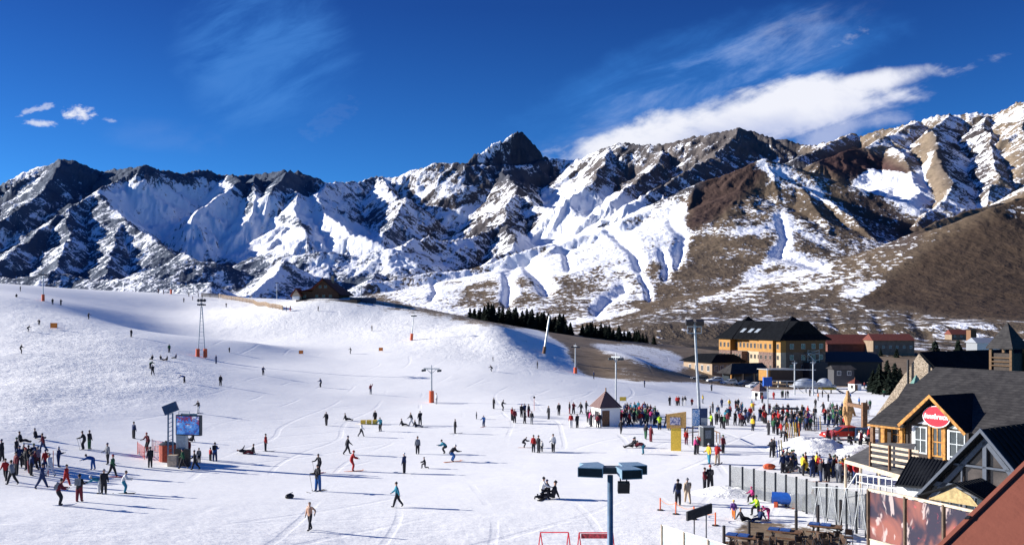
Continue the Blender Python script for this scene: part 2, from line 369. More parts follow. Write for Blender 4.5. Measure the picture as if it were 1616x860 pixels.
# ------------------------------------------------------------------ mountain material: bare ground and snow, split by cover data and noise
mm, g, bs = new_mat("mountain_rock_and_snow")
pos = g.n('ShaderNodeTexCoord').outputs['Object']
sd = attr(g, 'sd', 'Vector'); gcol = attr(g, 'soil', 'Vector'); sn = attr(g, 'snow')
rbw = attr(g, 'streak'); n1 = g.noise(g.scl(pos, (1, .6, 1)), 1 / 70, 6, .68); n2 = g.noise(sd, 1.0, 5, .62); n3 = g.noise(g.scl(pos, (1, .4, 1)), 1 / 9, 4, .68)
mixn = g.m('ADD', g.m('MULTIPLY', g.m('SUBTRACT', n1, .5), 1.1), g.m('ADD', g.m('MULTIPLY', g.m('SUBTRACT', n2, .5), rbw), g.m('MULTIPLY', g.m('SUBTRACT', n3, .5), g.m('ADD', .55, g.m('MULTIPLY', attr(g, 'nearness'), 1.15)))))
nz = g.xyz(g.n('ShaderNodeNewGeometry').outputs['True Normal'])[2]
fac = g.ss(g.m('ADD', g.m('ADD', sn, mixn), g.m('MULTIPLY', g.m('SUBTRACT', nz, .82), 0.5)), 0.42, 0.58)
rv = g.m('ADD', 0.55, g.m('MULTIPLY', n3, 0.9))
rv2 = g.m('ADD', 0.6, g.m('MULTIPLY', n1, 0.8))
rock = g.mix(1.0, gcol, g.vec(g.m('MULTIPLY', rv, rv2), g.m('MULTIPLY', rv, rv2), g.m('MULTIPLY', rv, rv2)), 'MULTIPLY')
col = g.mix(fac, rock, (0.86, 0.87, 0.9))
g.put(bs.inputs['Base Color'], col); bs.inputs['Roughness'].default_value = 0.85; bs.inputs['Specular IOR Level'].default_value = 0.1
g.put(bs.inputs['Normal'], g.bump(g.m('ADD', g.m('MULTIPLY', n3, 0.5), g.m('MULTIPLY', n1, 1.5)), 6.0, 0.8))

NCOL, NROW = 1180, 660
u = np.linspace(-0.64, 0.66, NCOL); rr = np.concatenate([np.linspace(430, 1500, 150)[:-1], np.linspace(1500, 4000, 290)[:-1], np.linspace(4000, 8500, NROW - 438)])
Ug, Yg = np.meshgrid(u, rr); Xg = Ug * Yg
Zf, S_, D_, RB_ = far_height(Xg, Yg)
fade = sstep(Yg, 560, 900)
Z = ground_z(Xg, Yg) * (1 - fade) + Zf * fade
PX = CX + F0 * Ug; PY = HY - F0 * Z / Yg
# gullies and terrace edges cut into the slopes (photo pixels -> cut depth in m)
def cut(pts, w, depth, y0=0, y1=1e9, asym=0):
    d = line_d(PX + 1.2 * fbm(Xg / 40, Yg / 40, 2, 71), PY, pts)
    return -depth * np.exp(-(d / w) ** 2) * ((Yg > y0) & (Yg < y1))
GUL = [([(812,420),(800,432),(803,450),(800,475)], 9, 14), ([(830,415),(850,435),(862,455)], 12, 18), ([(884,386),(893,398),(897,420)], 7, 14),
       ([(1045,400),(1052,420),(1050,436)], 7, 12), ([(1075,395),(1068,420)], 6, 10), ([(985,455),(960,470),(940,488)], 9, 13), ([(1012,438),(1022,455),(1024,470)], 5, 11),
       ([(683,445),(688,460),(680,470)], 5, 8), ([(1232,345),(1240,375),(1232,395)], 8, 12), ([(1222,398),(1260,410),(1300,422)], 8, 10),
       ([(1060,350),(1080,372),(1070,400)], 10, 12), ([(960,360),(1000,395),(1010,420)], 9, 14)]
GUL += [([(1313,504),(1330,527)], 9, 2), ([(1384,502),(1398,526)], 9, 2), ([(1440,500),(1462,530)], 10, 2)]
for pts, w_, dp in GUL: Z = Z + cut(pts, w_ * .85, dp * .75, 520, 3600)
PY = HY - F0 * Z / Yg
jx = PX + 5 * fbm(Xg / 45, Yg / 45, 4, 81); jy = PY + 3.5 * fbm(Xg / 45, Yg / 45, 4, 83)
snow = np.full(Xg.shape, 0.42)
soil = np.zeros(Xg.shape + (3,)); soil[:] = (0.060, 0.058, 0.066)
def paint(poly, sv=None, col=None, soft=1.0, ymin=0, ymax=1e9):
    m = (poly_in(jx, jy, poly) & (Yg > ymin) & (Yg < ymax)).astype(float)
    if sv is not None: snow[:] = snow * (1 - m * soft) + sv * m * soft
    if col is not None: soil[:] = soil * (1 - m[..., None]) + np.array(col) * m[..., None]
def stroke(pts, w, sv, k=1.0, ymin=0, ymax=1e9):
    m = np.exp(-(line_d(jx, jy, pts) / w) ** 2) * k * ((Yg > ymin) & (Yg < ymax))
    snow[:] = snow * (1 - m) + sv * m
# -- left massif
paint([(-400,200),(-400,520),(640,520),(640,200)], 0.46, (0.070, 0.090, 0.128), ymin=2000)  # rock colour tinted blue to stand in for blue shade and distance haze
paint([(0,240),(0,300),(90,290),(160,300),(200,290),(300,300),(360,290),(500,300),(520,285),(520,240)], 0.22, None)
paint([(160,300),(220,280),(300,285),(370,285),(345,330),(365,370),(355,400),(330,410),(270,390),(230,370),(180,335)], 0.82)
paint([(345,335),(395,300),(430,320),(520,330),(600,372),(620,392),(420,398),(380,410),(350,400),(370,365)], 0.95)
paint([(440,300),(500,290),(620,285),(690,265),(640,330),(600,330),(520,340)], 0.62)
paint([(40,265),(90,255),(60,290),(0,310),(0,290)], .6)
paint([(440,412),(460,425),(430,460),(394,464)], .85, (0.16,.13,.11))
paint([(400,402),(620,400),(600,430),(500,445),(450,430)], .56)
for st in [[(395,300),(392,342)], [(432,330),(450,352)], [(455,345),(490,362),(484,390)], [(430,352),(410,372)]]: stroke(st, 4, 0.0, .95)
# -- centre
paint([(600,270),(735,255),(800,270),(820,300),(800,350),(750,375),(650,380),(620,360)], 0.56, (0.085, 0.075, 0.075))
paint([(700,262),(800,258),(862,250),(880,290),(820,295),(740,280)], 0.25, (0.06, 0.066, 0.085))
paint([(735,258),(765,238),(825,206),(860,245),(850,258),(760,262)], 0.10, (0.034, 0.040, 0.058), ymin=5600)  # peak rock darkened: shade on its near face is put into the colour
stroke([(752,248),(782,234),(808,220)], 6, 1.3, .95, 5500)
stroke([(760,264),(800,266),(850,262)], 4, .9, .8)
paint([(815,300),(930,345),(950,370),(900,380),(820,350),(800,330)], 0.55)
paint([(620,395),(650,380),(760,378),(830,395),(800,402),(740,420),(600,440)], .6)
paint([(880,250),(960,235),(1000,260),(930,300),(880,300)], 0.6, (0.09,0.08,0.08))
paint([(930,260),(1050,225),(1180,200),(1260,230),(1200,255),(1080,290),(1020,310),(940,320)], 0.42, (0.11, 0.095, 0.09))
paint([(1100,215),(1180,198),(1265,228),(1240,250),(1150,240)], 0.24, (0.10, 0.088, 0.085))
paint([(850,300),(960,300),(1040,330),(960,360),(880,380),(820,400),(800,395),(860,350)], 0.95)
# -- brown cone and its long spur
CONE = 3700
paint([(577,446),(744,422),(884,381),(978,346),(1040,327),(1206,252),(1300,262),(1500,380),(1400,480),(1616,520),(1616,560),(560,560)], 0.34, (0.125, 0.092, 0.062), ymax=CONE)
paint([(577,446),(744,424),(884,381),(978,346),(1060,318),(1110,300),(1105,340),(1060,395),(960,415),(860,445),(760,452),(600,466)], 0.64, ymax=CONE)
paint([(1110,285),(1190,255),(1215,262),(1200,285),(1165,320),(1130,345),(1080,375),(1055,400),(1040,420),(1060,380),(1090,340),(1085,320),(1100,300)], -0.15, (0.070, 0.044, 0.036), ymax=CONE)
paint([(1195,256),(1250,268),(1300,300),(1340,340),(1310,325),(1250,285),(1200,272)], .7, ymax=CONE)
paint([(1080,380),(1180,300),(1260,300),(1330,345),(1380,400),(1280,395),(1160,370)], 0.33, ymax=CONE)
paint([(1000,440),(1080,385),(1160,370),(1240,385),(1220,440),(1100,470),(1000,500),(900,520)], 0.14, ymax=CONE)
paint([(560,448),(700,436),(800,470),(880,500),(740,500),(640,480)], .56, ymax=CONE)
paint([(740,450),(840,415),(880,440),(870,480),(800,490),(720,480)], .30, ymax=CONE)
paint([(880,480),(960,440),(1040,440),(1030,470),(950,500)], .35, ymax=CONE)
paint([(1190,432),(1280,424),(1240,446),(1160,454)], .55, ymax=CONE)
paint([(1340,300),(1380,300),(1480,360),(1490,390),(1400,395),(1330,330)], .30, (0.075,0.055,0.045), ymax=CONE)
for st, w_ in [([(1206,256),(1170,275)], 4), ([(1240,345),(1242,380),(1220,410),(1180,435)], 6), ([(1160,370),(1240,350),(1320,395)], 4), ([(1000,520),(1080,500),(1170,478),(1290,452)], 4),
               ([(1380,455),(1330,470),(1320,480)], 6), ([(1425,430),(1360,465)], 4), ([(1000,512),(1140,485)], 5), ([(900,510),(1000,490)], 4), ([(960,430),(1060,390)], 6)]: stroke(st, w_, .95, .9, ymax=CONE)
for st, w_, _d in GUL: stroke(st, w_ * 1.1, 1.15, .95, 520, CONE)
# -- right massif
paint([(1240,232),(1343,205),(1450,185),(1616,155),(1616,340),(1440,350),(1350,260)], 0.50, (0.20, 0.155, 0.11), ymin=2550)
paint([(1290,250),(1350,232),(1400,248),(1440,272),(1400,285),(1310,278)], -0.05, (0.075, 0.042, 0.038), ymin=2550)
paint([(1370,265),(1440,275),(1465,300),(1450,340),(1400,315),(1340,290)], 0.95, ymin=2550)
paint([(1470,200),(1560,190),(1570,310),(1510,320),(1480,260)], .52, (0.07,0.06,0.06), ymin=2550)
paint([(1455,215),(1478,222),(1500,300),(1480,320),(1455,270)], 0.15, None, ymin=2550)
stroke([(1470,240),(1452,290),(1448,330)], 5, 1.0, .9, 2550)
# -- near brown hills
paint([(1455,362),(1500,335),(1640,290),(1800,290),(1800,600),(1330,600),(1340,490),(1440,430)], 0.13, (0.115, 0.084, 0.056), ymax=2650)
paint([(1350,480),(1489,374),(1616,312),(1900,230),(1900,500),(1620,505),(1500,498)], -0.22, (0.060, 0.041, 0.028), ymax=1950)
paint([(1580,330),(1640,325),(1640,345),(1590,342)], .8, ymax=2000)
# -- valley floor
paint([(980,505),(1290,455),(1360,480),(1500,500),(1616,512),(1616,620),(980,620)], 0.27, (0.105, 0.08, 0.058), ymax=1700)
paint([(1000,520),(1300,505),(1620,520),(1620,620),(1000,620)], 0.18, (0.095, 0.072, 0.05), ymax=1000)
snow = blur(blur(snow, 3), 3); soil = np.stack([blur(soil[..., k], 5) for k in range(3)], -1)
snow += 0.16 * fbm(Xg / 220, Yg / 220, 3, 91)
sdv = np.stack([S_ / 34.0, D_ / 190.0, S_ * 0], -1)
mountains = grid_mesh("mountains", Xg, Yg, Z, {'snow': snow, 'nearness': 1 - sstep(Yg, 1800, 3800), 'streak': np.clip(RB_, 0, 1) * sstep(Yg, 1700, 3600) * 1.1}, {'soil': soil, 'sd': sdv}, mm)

# ------------------------------------------------------------------ near ground: groomed and skied snow, bare earth strip, dirt at the buildings
NC2, NR2 = 900, 620
u2 = np.linspace(-0.64, 0.66, NC2)
r2 = np.exp(np.linspace(math.log(14.0), math.log(430.0), NR2)); r2[-1] = 430.0
U2, Y2 = np.meshgrid(u2, r2); X2 = U2 * Y2
Z2 = near_smooth(X2, Y2)
P2X = CX + F0 * U2; P2Y = HY - F0 * Z2 / Y2
j2x = P2X + 7 * fbm(X2 / 9, Y2 / 9, 4, 15); j2y = P2Y + 3 * fbm(X2 / 9, Y2 / 9, 4, 16)
def soft_poly(poly, n=7): return blur(blur(poly_in(j2x, j2y, poly).astype(float), n), n)
rough = soft_poly([(0,480),(120,500),(250,560),(330,590),(300,620),(150,640),(0,680)]) + soft_poly([(330,470),(560,480),(760,500),(900,560),(900,585),(700,560),(560,520),(450,530),(330,520)])
rough = blur(np.clip(rough, 0, 1), 18)
fg = sstep(P2Y, 770, 850)
Z2 = Z2 + (0.012 + 0.12 * rough + .035 * fg) * fbm(X2 / 2.6, Y2 / 2.6, 4, 17, .6) + 0.10 * fbm(X2 / 16, Y2 / 16, 3, 18) + 0.55 * rough * fbm(X2 / 22, Y2 / 22, 3, 19)
earth = np.zeros_like(X2)
def earth_poly(poly, v): earth[:] = np.maximum(earth, soft_poly(poly) * v)
def earth_set(poly, v, n=5): m_ = soft_poly(poly, n); earth[:] = earth * (1 - m_) + v * m_
earth_poly([(838,515),(890,545),(903,575),(925,594),(1000,601),(1060,604),(1240,616),(1616,596),(1900,590),(1900,520),(1200,540),(1010,528),(880,508),(740,500),(745,508)], 1.0)
earth_set([(925,541),(1000,541),(1060,552),(1095,572),(1085,588),(1040,586),(990,572),(955,560)], .47)
earth_set([(960,572),(1010,590),(1060,597),(1000,597),(970,588)], .46)
earth_set([(1060,605),(1230,617),(1616,600),(1900,595),(1900,640),(1060,640)], .0)
earth_poly([(450,470),(560,468),(660,482),(755,496),(870,515),(840,522),(760,520),(700,508),(640,500),(560,490),(470,485)], .68)
earth_poly([(600,480),(700,488),(760,505),(740,516),(660,497),(600,490)], .55)
earth_poly([(735,508),(840,522),(895,548),(900,580),(850,566),(790,545),(740,530)], .40)
earth_poly([(935,535),(1060,545),(1090,575),(1060,600),(990,575)], .50)
earth_poly([(1380,600),(1480,600),(1700,600),(1700,860),(1370,860),(1370,830),(1160,775),(1155,790),(1240,800),(1140,860),(1616,860),(1616,720),(1400,720),(1360,700),(1300,690),(1250,670),(1310,640),(1390,650)], .0)
earth_poly([(1225,668),(1300,648),(1400,648),(1420,700),(1380,705),(1300,695),(1255,690)], .50)
earth_poly([(1160,752),(1370,795),(1370,850),(1250,815),(1160,790)], .52)
earth_poly([(1130,855),(1180,812),(1330,830),(1350,880),(1130,890)], .8)
nm, g, bs = new_mat("ski_slope_snow")
pos = g.n('ShaderNodeTexCoord').outputs['Object']
er = attr(g, 'earth'); rg = attr(g, 'rough')
n1 = g.noise(pos, .9, 6, .7); n2 = g.noise(g.scl(pos, (1.0, 3.0, 1)), .35, 4, .6, dist=.6); n3 = g.noise(pos, 3.2, 4, .65)
trk = g.n('ShaderNodeTexWave', wave_type='BANDS', bands_direction='Y'); g.put(trk.inputs['Vector'], pos)
trk.inputs['Scale'].default_value = .35; trk.inputs['Distortion'].default_value = 9; trk.inputs['Detail'].default_value = 5; trk.inputs['Detail Scale'].default_value = .6; trk.inputs['Detail Roughness'].default_value = .6
clump = g.noise(pos, .22, 3, .5)
ef = g.ss(g.m('ADD', er, g.m('ADD', g.m('MULTIPLY', g.m('SUBTRACT', n1, .5), .9), g.m('MULTIPLY', g.m('SUBTRACT', clump, .5), .5))), .52, .66)
dirt = g.mix(n3, (0.13, 0.09, 0.052), (0.32, 0.235, 0.15)); dirt = g.mix(g.ss(clump, .45, .65, 0, .7), dirt, (0.12, 0.085, 0.05)); dirt = g.mix(g.ss(n2, .5, .7), dirt, (0.30, 0.225, 0.15))
sc = g.mix(g.ss(n2, .35, .75), (0.875, 0.87, 0.84), (0.915, 0.905, 0.865))
g.put(bs.inputs['Base Color'], g.mix(ef, sc, dirt))
bs.inputs['Roughness'].default_value = .75; bs.inputs['Specular IOR Level'].default_value = .2
hgt = g.m('ADD', g.m('MULTIPLY', n1, .5), g.m('ADD', g.m('MULTIPLY', n2, .55), g.m('MULTIPLY', n3, .16)))
hgt = g.m('ADD', hgt, g.m('MULTIPLY', trk.outputs['Fac'], .12))
hgt = g.m('MULTIPLY', hgt, g.m('ADD', .055, g.m('MULTIPLY', rg, .7)))
def tracks(rot, sc, dist, seed, lo):                                # thin curving ski tracks
    rp = g.n('ShaderNodeVectorRotate', rotation_type='Z_AXIS'); g.put(rp.inputs['Vector'], pos); rp.inputs['Angle'].default_value = rot; rp.inputs['Center'].default_value = (seed, seed, 0)
    w_ = g.n('ShaderNodeTexWave', wave_type='BANDS', bands_direction='X'); g.put(w_.inputs['Vector'], rp.outputs[0]); w_.inputs['Scale'].default_value = sc; w_.inputs['Distortion'].default_value = dist
    w_.inputs['Detail'].default_value = 2; w_.inputs['Detail Scale'].default_value = .25; return g.ss(w_.outputs['Fac'], lo, 1.0)
brk = g.ss(g.noise(g.scl(pos, (.06, .06, .06)), 1.0, 3, .6), .45, .6)
tk = g.m('ADD', g.m('MULTIPLY', tracks(.5, .05, 11, 3, .975), .02), g.m('ADD', g.m('MULTIPLY', tracks(1.15, .07, 13, 41, .975), .017), g.m('MULTIPLY', tracks(.05, .045, 15, 77, .975), .02)))
hgt = g.m('SUBTRACT', hgt, g.m('MULTIPLY', tk, brk))
g.put(bs.inputs['Normal'], g.bump(hgt, 1.0, .75))
rattr = np.clip(rough + .10 * fg, 0, 1)
slope = grid_mesh("snow_ground", X2, Y2, Z2, {'earth': earth, 'rough': rattr}, {}, nm)


# ------------------------------------------------------------------ builders
def mesh_z(x, y):
    """height of the built snow sheet under a point"""
    if y >= 429: return gz(x, y)
    c = (x / y + 0.64) / 1.30 * (NC2 - 1); r = (math.log(max(y, 14.01)) - math.log(14.0)) / (math.log(430.0) - math.log(14.0)) * (NR2 - 1)
    c = min(max(c, 0), NC2 - 1.001); r = min(max(r, 0), NR2 - 1.001)
    i, j = int(r), int(c); a, b = r - i, c - j
    return float((Z2[i, j] * (1 - b) + Z2[i, j + 1] * b) * (1 - a) + (Z2[i + 1, j] * (1 - b) + Z2[i + 1, j + 1] * b) * a)
def at(px, py):
    v = ground_at(px, py); v.z = mesh_z(v.x, v.y); return v
def PD(px, py, D): return Vector(px3(px, py, D))

_mats = {}
def M(name, col, rough=.6, metal=0.0, var=.25, scale=6.0, spec=.3, alpha=1.0):
    if name in _mats: return _mats[name]
    m, g_, b = new_mat(name)
    p_ = g_.n('ShaderNodeTexCoord').outputs['Object']
    n_ = g_.noise(p_, scale, 4, .6)
    lo = tuple(c * (1 - var) for c in col); hi = tuple(min(1, c * (1 + var)) for c in col)
    g_.put(b.inputs['Base Color'], g_.mix(g_.ss(n_, .3, .7), lo, hi))
    b.inputs['Roughness'].default_value = rough; b.inputs['Metallic'].default_value = metal; b.inputs['Specular IOR Level'].default_value = spec
    if alpha < 1: b.inputs['Alpha'].default_value = alpha
    _mats[name] = m; return m
class MB:
    def __init__(s): s.b = bmesh.new()
    def mesh(s, vs, fs, mi=0):
        v = [s.b.verts.new(Vector(q)) for q in vs]
        for f in fs:
            try: s.b.faces.new([v[i] for i in f]).material_index = mi
            except ValueError: pass
        return s
    def box(s, x0, x1, y0, y1, z0, z1, mt=None, mi=0):
        vs = [Vector((x, y, z)) for z in (z0, z1) for y in (y0, y1) for x in (x0, x1)]
        if mt is not None: vs = [mt @ v for v in vs]
        return s.mesh(vs, [(0, 2, 3, 1), (4, 5, 7, 6), (0, 1, 5, 4), (2, 6, 7, 3), (0, 4, 6, 2), (1, 3, 7, 5)], mi)
    def bar(s, a, b, w, h=None, up=Vector((0, 0, 1)), mi=0):
        a, b = Vector(a), Vector(b); h = h or w; d = (b - a).normalized()
        x = d.cross(up)
        if x.length < 1e-3: x = Vector((1, 0, 0))
        x.normalize(); z = x.cross(d).normalized()
        vs = [p_ + x * sx * w / 2 + z * sz * h / 2 for p_ in (a, b) for sz in (-1, 1) for sx in (-1, 1)]
        return s.mesh(vs, [(0, 1, 3, 2), (4, 6, 7, 5), (0, 4, 5, 1), (2, 3, 7, 6), (0, 2, 6, 4), (1, 5, 7, 3)], mi)
    def cyl(s, a, b, r0, r1=None, n=10, mi=0):
        a, b = Vector(a), Vector(b); r1 = r0 if r1 is None else r1; d = (b - a).normalized()
        x = d.orthogonal().normalized(); y = d.cross(x)
        vs = []
        for p_, r in ((a, r0), (b, r1)):
            for i in range(n):
                t = 2 * math.pi * i / n; vs.append(p_ + x * math.cos(t) * r + y * math.sin(t) * r)
        fs = [(i, (i + 1) % n, n + (i + 1) % n, n + i) for i in range(n)] + [tuple(range(n))[::-1], tuple(range(n, 2 * n))]
        return s.mesh(vs, fs, mi)
    def slab(s, pts, t, mi=0):
        """polygon extruded by vector t"""
        pts = [Vector(p_) for p_ in pts]; t = Vector(t); n = len(pts)
        return s.mesh(pts + [p_ + t for p_ in pts], [tuple(range(n))[::-1], tuple(range(n, 2 * n))] + [(i, (i + 1) % n, n + (i + 1) % n, n + i) for i in range(n)], mi)
    def ball(s, c, r, n=8, m=6, sc=(1, 1, 1), half=False, mi=0):
        c = Vector(c); vs = []; lo = 0 if half else -math.pi / 2
        for j in range(m + 1):
            ph = lo + (math.pi / 2 - lo) * j / m
            for i in range(n):
                t = 2 * math.pi * i / n
                vs.append(c + Vector((math.cos(ph) * math.cos(t) * sc[0], math.cos(ph) * math.sin(t) * sc[1], math.sin(ph) * sc[2])) * r)
        fs = [(j * n + i, j * n + (i + 1) % n, (j + 1) * n + (i + 1) % n, (j + 1) * n + i) for j in range(m) for i in range(n)]
        return s.mesh(vs, fs, mi)
    def done(s, name, mats, parent=None, off=None, smooth=False, weld=True):
        if off is not None: bmesh.ops.translate(s.b, verts=s.b.verts, vec=-Vector(off))
        if weld: bmesh.ops.remove_doubles(s.b, verts=s.b.verts, dist=1e-5)
        bmesh.ops.recalc_face_normals(s.b, faces=s.b.faces)
        me = bpy.data.meshes.new(name); s.b.to_mesh(me); s.b.free()
        if smooth:
            for p_ in me.polygons: p_.use_smooth = True
        for m_ in (mats if isinstance(mats, (list, tuple)) else [mats]): me.materials.append(m_)
        o = bpy.data.objects.new(name, me); scene.collection.objects.link(o)
        if parent is not None: o.parent = parent
        return o
def tag(o, label, cat, group=None, kind=None):
    o['label'] = label; o['category'] = cat
    if group: o['group'] = group
    if kind: o['kind'] = kind
    return o
def thing(name, label, cat, loc=(0, 0, 0), rz=0.0, group=None, sc=1.0):
    o = bpy.data.objects.new(name, None); scene.collection.objects.link(o); o.empty_display_size = .3
    o.location = loc; o.rotation_euler = (0, 0, rz); o.scale = (sc,) * 3
    return tag(o, label, cat, group)
def dup(root, loc, rz=0.0, label=None, sc=None):
    r = root.copy(); scene.collection.objects.link(r); r.location = loc; r.rotation_euler = (0, 0, rz)
    if sc is not None: r.scale = (sc,) * 3
    if label: r['label'] = label
    for ch in list(root.children):
        c = ch.copy(); scene.collection.objects.link(c); c.parent = r
        for g2 in ch.children:
            d = g2.copy(); scene.collection.objects.link(d); d.parent = c
    return r

# common materials
STEEL = M('galvanised_steel', (.36, .38, .40), .45, .6, .15); DSTEEL = M('dark_painted_steel', (.045, .05, .06), .5, .2)
BSTEEL = M('blue_grey_steel', (.10, .16, .24), .45, .2, .15); WHITE = M('white_paint', (.78, .78, .76), .5, 0, .06)
BLACK = M('black_plastic', (.015, .015, .018), .5, 0, .3)
def shingle_mat(name, a, b, rows, spec=.1):
    m, g_, bb_ = new_mat(name); p_ = g_.n('ShaderNodeTexCoord').outputs['Object']; z_ = g_.xyz(p_)[2]
    row = g_.m('FRACT', g_.m('MULTIPLY', z_, rows)); rid = g_.m('FLOOR', g_.m('MULTIPLY', z_, rows))
    q_ = g_.n('ShaderNodeTexWhiteNoise', noise_dimensions='3D'); sx_ = g_.xyz(p_)
    g_.put(q_.inputs['Vector'], g_.vec(g_.m('FLOOR', g_.m('MULTIPLY', g_.m('ADD', sx_[0], g_.m('MULTIPLY', rid, .37)), 2.6)), g_.m('FLOOR', g_.m('MULTIPLY', sx_[1], 2.0)), rid))
    st_ = g_.noise(g_.scl(p_, (1, 1, .35)), .7, 5, .62); f_ = g_.m('ADD', g_.m('MULTIPLY', q_.outputs['Value'], .45), g_.m('MULTIPLY', g_.ss(st_, .3, .7), .55))
    c_ = g_.mix(f_, a, b); c_ = g_.mix(g_.ss(row, .0, .16, .75, 0), c_, tuple(k * .35 for k in a))
    g_.put(bb_.inputs['Base Color'], c_); bb_.inputs['Roughness'].default_value = .85; bb_.inputs['Specular IOR Level'].default_value = spec
    g_.put(bb_.inputs['Normal'], g_.bump(g_.m('ADD', row, g_.m('MULTIPLY', q_.outputs['Value'], .4)), .03, .6)); return m
SLATE = shingle_mat('slate_roof', (.024, .023, .025), (.058, .055, .055), 5.0)
DROOF = M('dark_seam_and_shaded_roof', (.011, .012, .014), .8, 0, .25, 2, .08); YWOOD = M('honey_varnished_wood', (.36, .16, .028), .6, 0, .45, 3)
BWOOD = M('brown_weathered_wood', (.16, .085, .045), .7, 0, .35, 5); PWOOD = M('pale_dry_timber', (.50, .40, .29), .75, 0, .2, 5)
REDP = M('red_orange_padding', (.62, .10, .035), .6, 0, .2); REDR = M('oxide_red_roof', (.13, .035, .025), .8, 0, .3, 2)
CREAM = M('cream_render', (.42, .34, .23), .8, 0, .1, 1.5); GLASSD = M('dark_window_glass', (.03, .04, .05), .08, 0, .2, 1, .6)
ORANGE = M('orange_fabric', (.75, .22, .04), .7, 0, .12); YELLOW = M('yellow_panel', (.75, .50, .06), .6, 0, .15); BLUEP = M('blue_plastic', (.02, .10, .42), .35, 0, .15)
RUBBER = M('black_rubber', (.02, .02, .02), .8)
def stone_mat(name, a, b, sc):
    m, g_, bb_ = new_mat(name); p_ = g_.n('ShaderNodeTexCoord').outputs['Object']
    v = g_.n('ShaderNodeTexVoronoi', feature='F1'); g_.put(v.inputs['Vector'], g_.scl(p_, (1, 1, 1.6))); v.inputs['Scale'].default_value = sc
    e_ = g_.n('ShaderNodeTexVoronoi', feature='DISTANCE_TO_EDGE'); g_.put(e_.inputs['Vector'], g_.scl(p_, (1, 1, 1.6))); e_.inputs['Scale'].default_value = sc
    cx_ = g_.xyz(v.outputs['Color'])[0]
    c_ = g_.mix(cx_, a, b); c_ = g_.mix(g_.ss(e_.outputs['Distance'], .02, .09), tuple(k * .45 for k in a), c_)
    g_.put(bb_.inputs['Base Color'], c_); bb_.inputs['Roughness'].default_value = .85
    g_.put(bb_.inputs['Normal'], g_.bump(g_.ss(e_.outputs['Distance'], .0, .12), .06, 1.0))
    return m
STONE = stone_mat('pale_field_stone', (.26, .20, .14), (.50, .41, .31), 5.5)
PINKST = stone_mat('pinkish_stone_cladding', (.17, .10, .08), (.25, .16, .13), 2.6)

# ------------------------------------------------------------------ lift pylons, masts and signs
def pylon(px, py, h, label, two=False, arm=1.6, lean=0.0, pad=.9, thick=.16, wheels=True, rz=0.2, padm=None, lights=False):
    p_ = at(px, py); t = thing('lift_pylon', label, 'lift pylon', p_, rz, 'ski lift pylons on the slope')
    top = Vector((lean * h, 0, h))
    b = MB()
    if two:
        b.cyl((-.75, 0, -.4), (-.12, 0, h * .93), thick * .62, n=8); b.cyl((.75, 0, -.4), (.12, 0, h * .93), thick * .62, n=8)
        for k in range(1, 14): z = h * .93 * k / 14; w = .75 - .63 * k / 14; b.bar((-w, 0, z), (w, 0, z), .05)
    else: b.cyl((0, 0, -.5), top, thick, thick * .7, n=10)
    b.done('pole', STEEL, t, smooth=False)
    if pad:
        for sx in ((-.75, .75) if two else (0,)):
            q = MB(); q.cyl((sx + lean * .2, 0, 0), (sx + lean * pad * 2, 0, pad * 2), .42, .40, n=12); q.done('crash_pad', padm or REDP, t)
    c = MB(); c.bar(top + Vector((0, -arm, -.1)), top + Vector((0, arm, -.1)), .16, .2); c.bar(top + Vector((0, -arm * .7, -.1)), top + Vector((0, 0, -.9)), .07); c.bar(top + Vector((0, arm * .7, -.1)), top + Vector((0, 0, -.9)), .07)
    c.bar(top + Vector((0, 0, -.3)), top + Vector((0, 0, .5)), .1); c.done('crossarm', STEEL, t)
    if wheels:
        for sy in (-1, 1):
            w = MB(); w.bar(top + Vector((-.7, sy * arm, -.3)), top + Vector((.7, sy * arm, -.3)), .1, .14)
            for k in (-.55, -.2, .2, .55): w.cyl(top + Vector((k, sy * arm - .06, -.42)), top + Vector((k, sy * arm + .06, -.42)), .17, n=10)
            w.done('sheave_assembly', DSTEEL, t)
    if lights:
        for k in range(4): a = k * math.pi / 2; l = MB(); l.ball(top + Vector((math.cos(a) * .6, math.sin(a) * .9, .5)), .34, 8, 5); l.done('floodlight', DSTEEL, t)
    return t
pylon(68, 475, 7.6, 'thin lift pylon with red base pad near the far left edge of the ridge', arm=1.2)
pylon(270, 464, 8.0, 'pylon with orange pad on the skyline, beside two small skiers', arm=1.5)
pylon(305, 463, 6.2, 'white T-armed pylon on the skyline above the twin-leg pylon', arm=2.0, pad=0, rz=1.2)
pylon(318, 564, 11.3, 'tall twin-leg ladder pylon with two red pads on the left slope', two=True, arm=1.4, lights=True, pad=.9)
pylon(437, 470, 9.5, 'slim pylon with red base just left of the red-roofed chalet', arm=.9)
pylon(649, 536, 7.0, 'pylon with red pad and forked arm on the upper slope right of the chalet', arm=.9, lean=.1)
pylon(858, 558, 9.6, 'leaning thick white pylon with brown base below the conifer row', arm=.9, lean=.16, thick=.3, wheels=False, padm=BWOOD)
pylon(908, 589, 6.5, 'pylon with red pad beside the bare earth strip', arm=1.3, pad=.7)
pylon(681, 635, 5.6, 'pylon with orange pad and side wheel in the middle of the slope', arm=1.4, rz=1.2, pad=.95)
pylon(570, 463, 8.0, 'plain tall lamp pole with T top right of the red-roofed chalet', arm=1.6, pad=0, wheels=False, thick=.22, rz=.9)
pylon(972, 655, 8.4, 'double steel mast directly behind the striped-roof kiosk', two=False, arm=.8, pad=0, thick=.14, rz=.8)
pylon(1254, 623, 7.6, 'left steel post of the chairlift gate in front of the hotel', arm=.6, pad=0, wheels=False, thick=.18, rz=1.4)
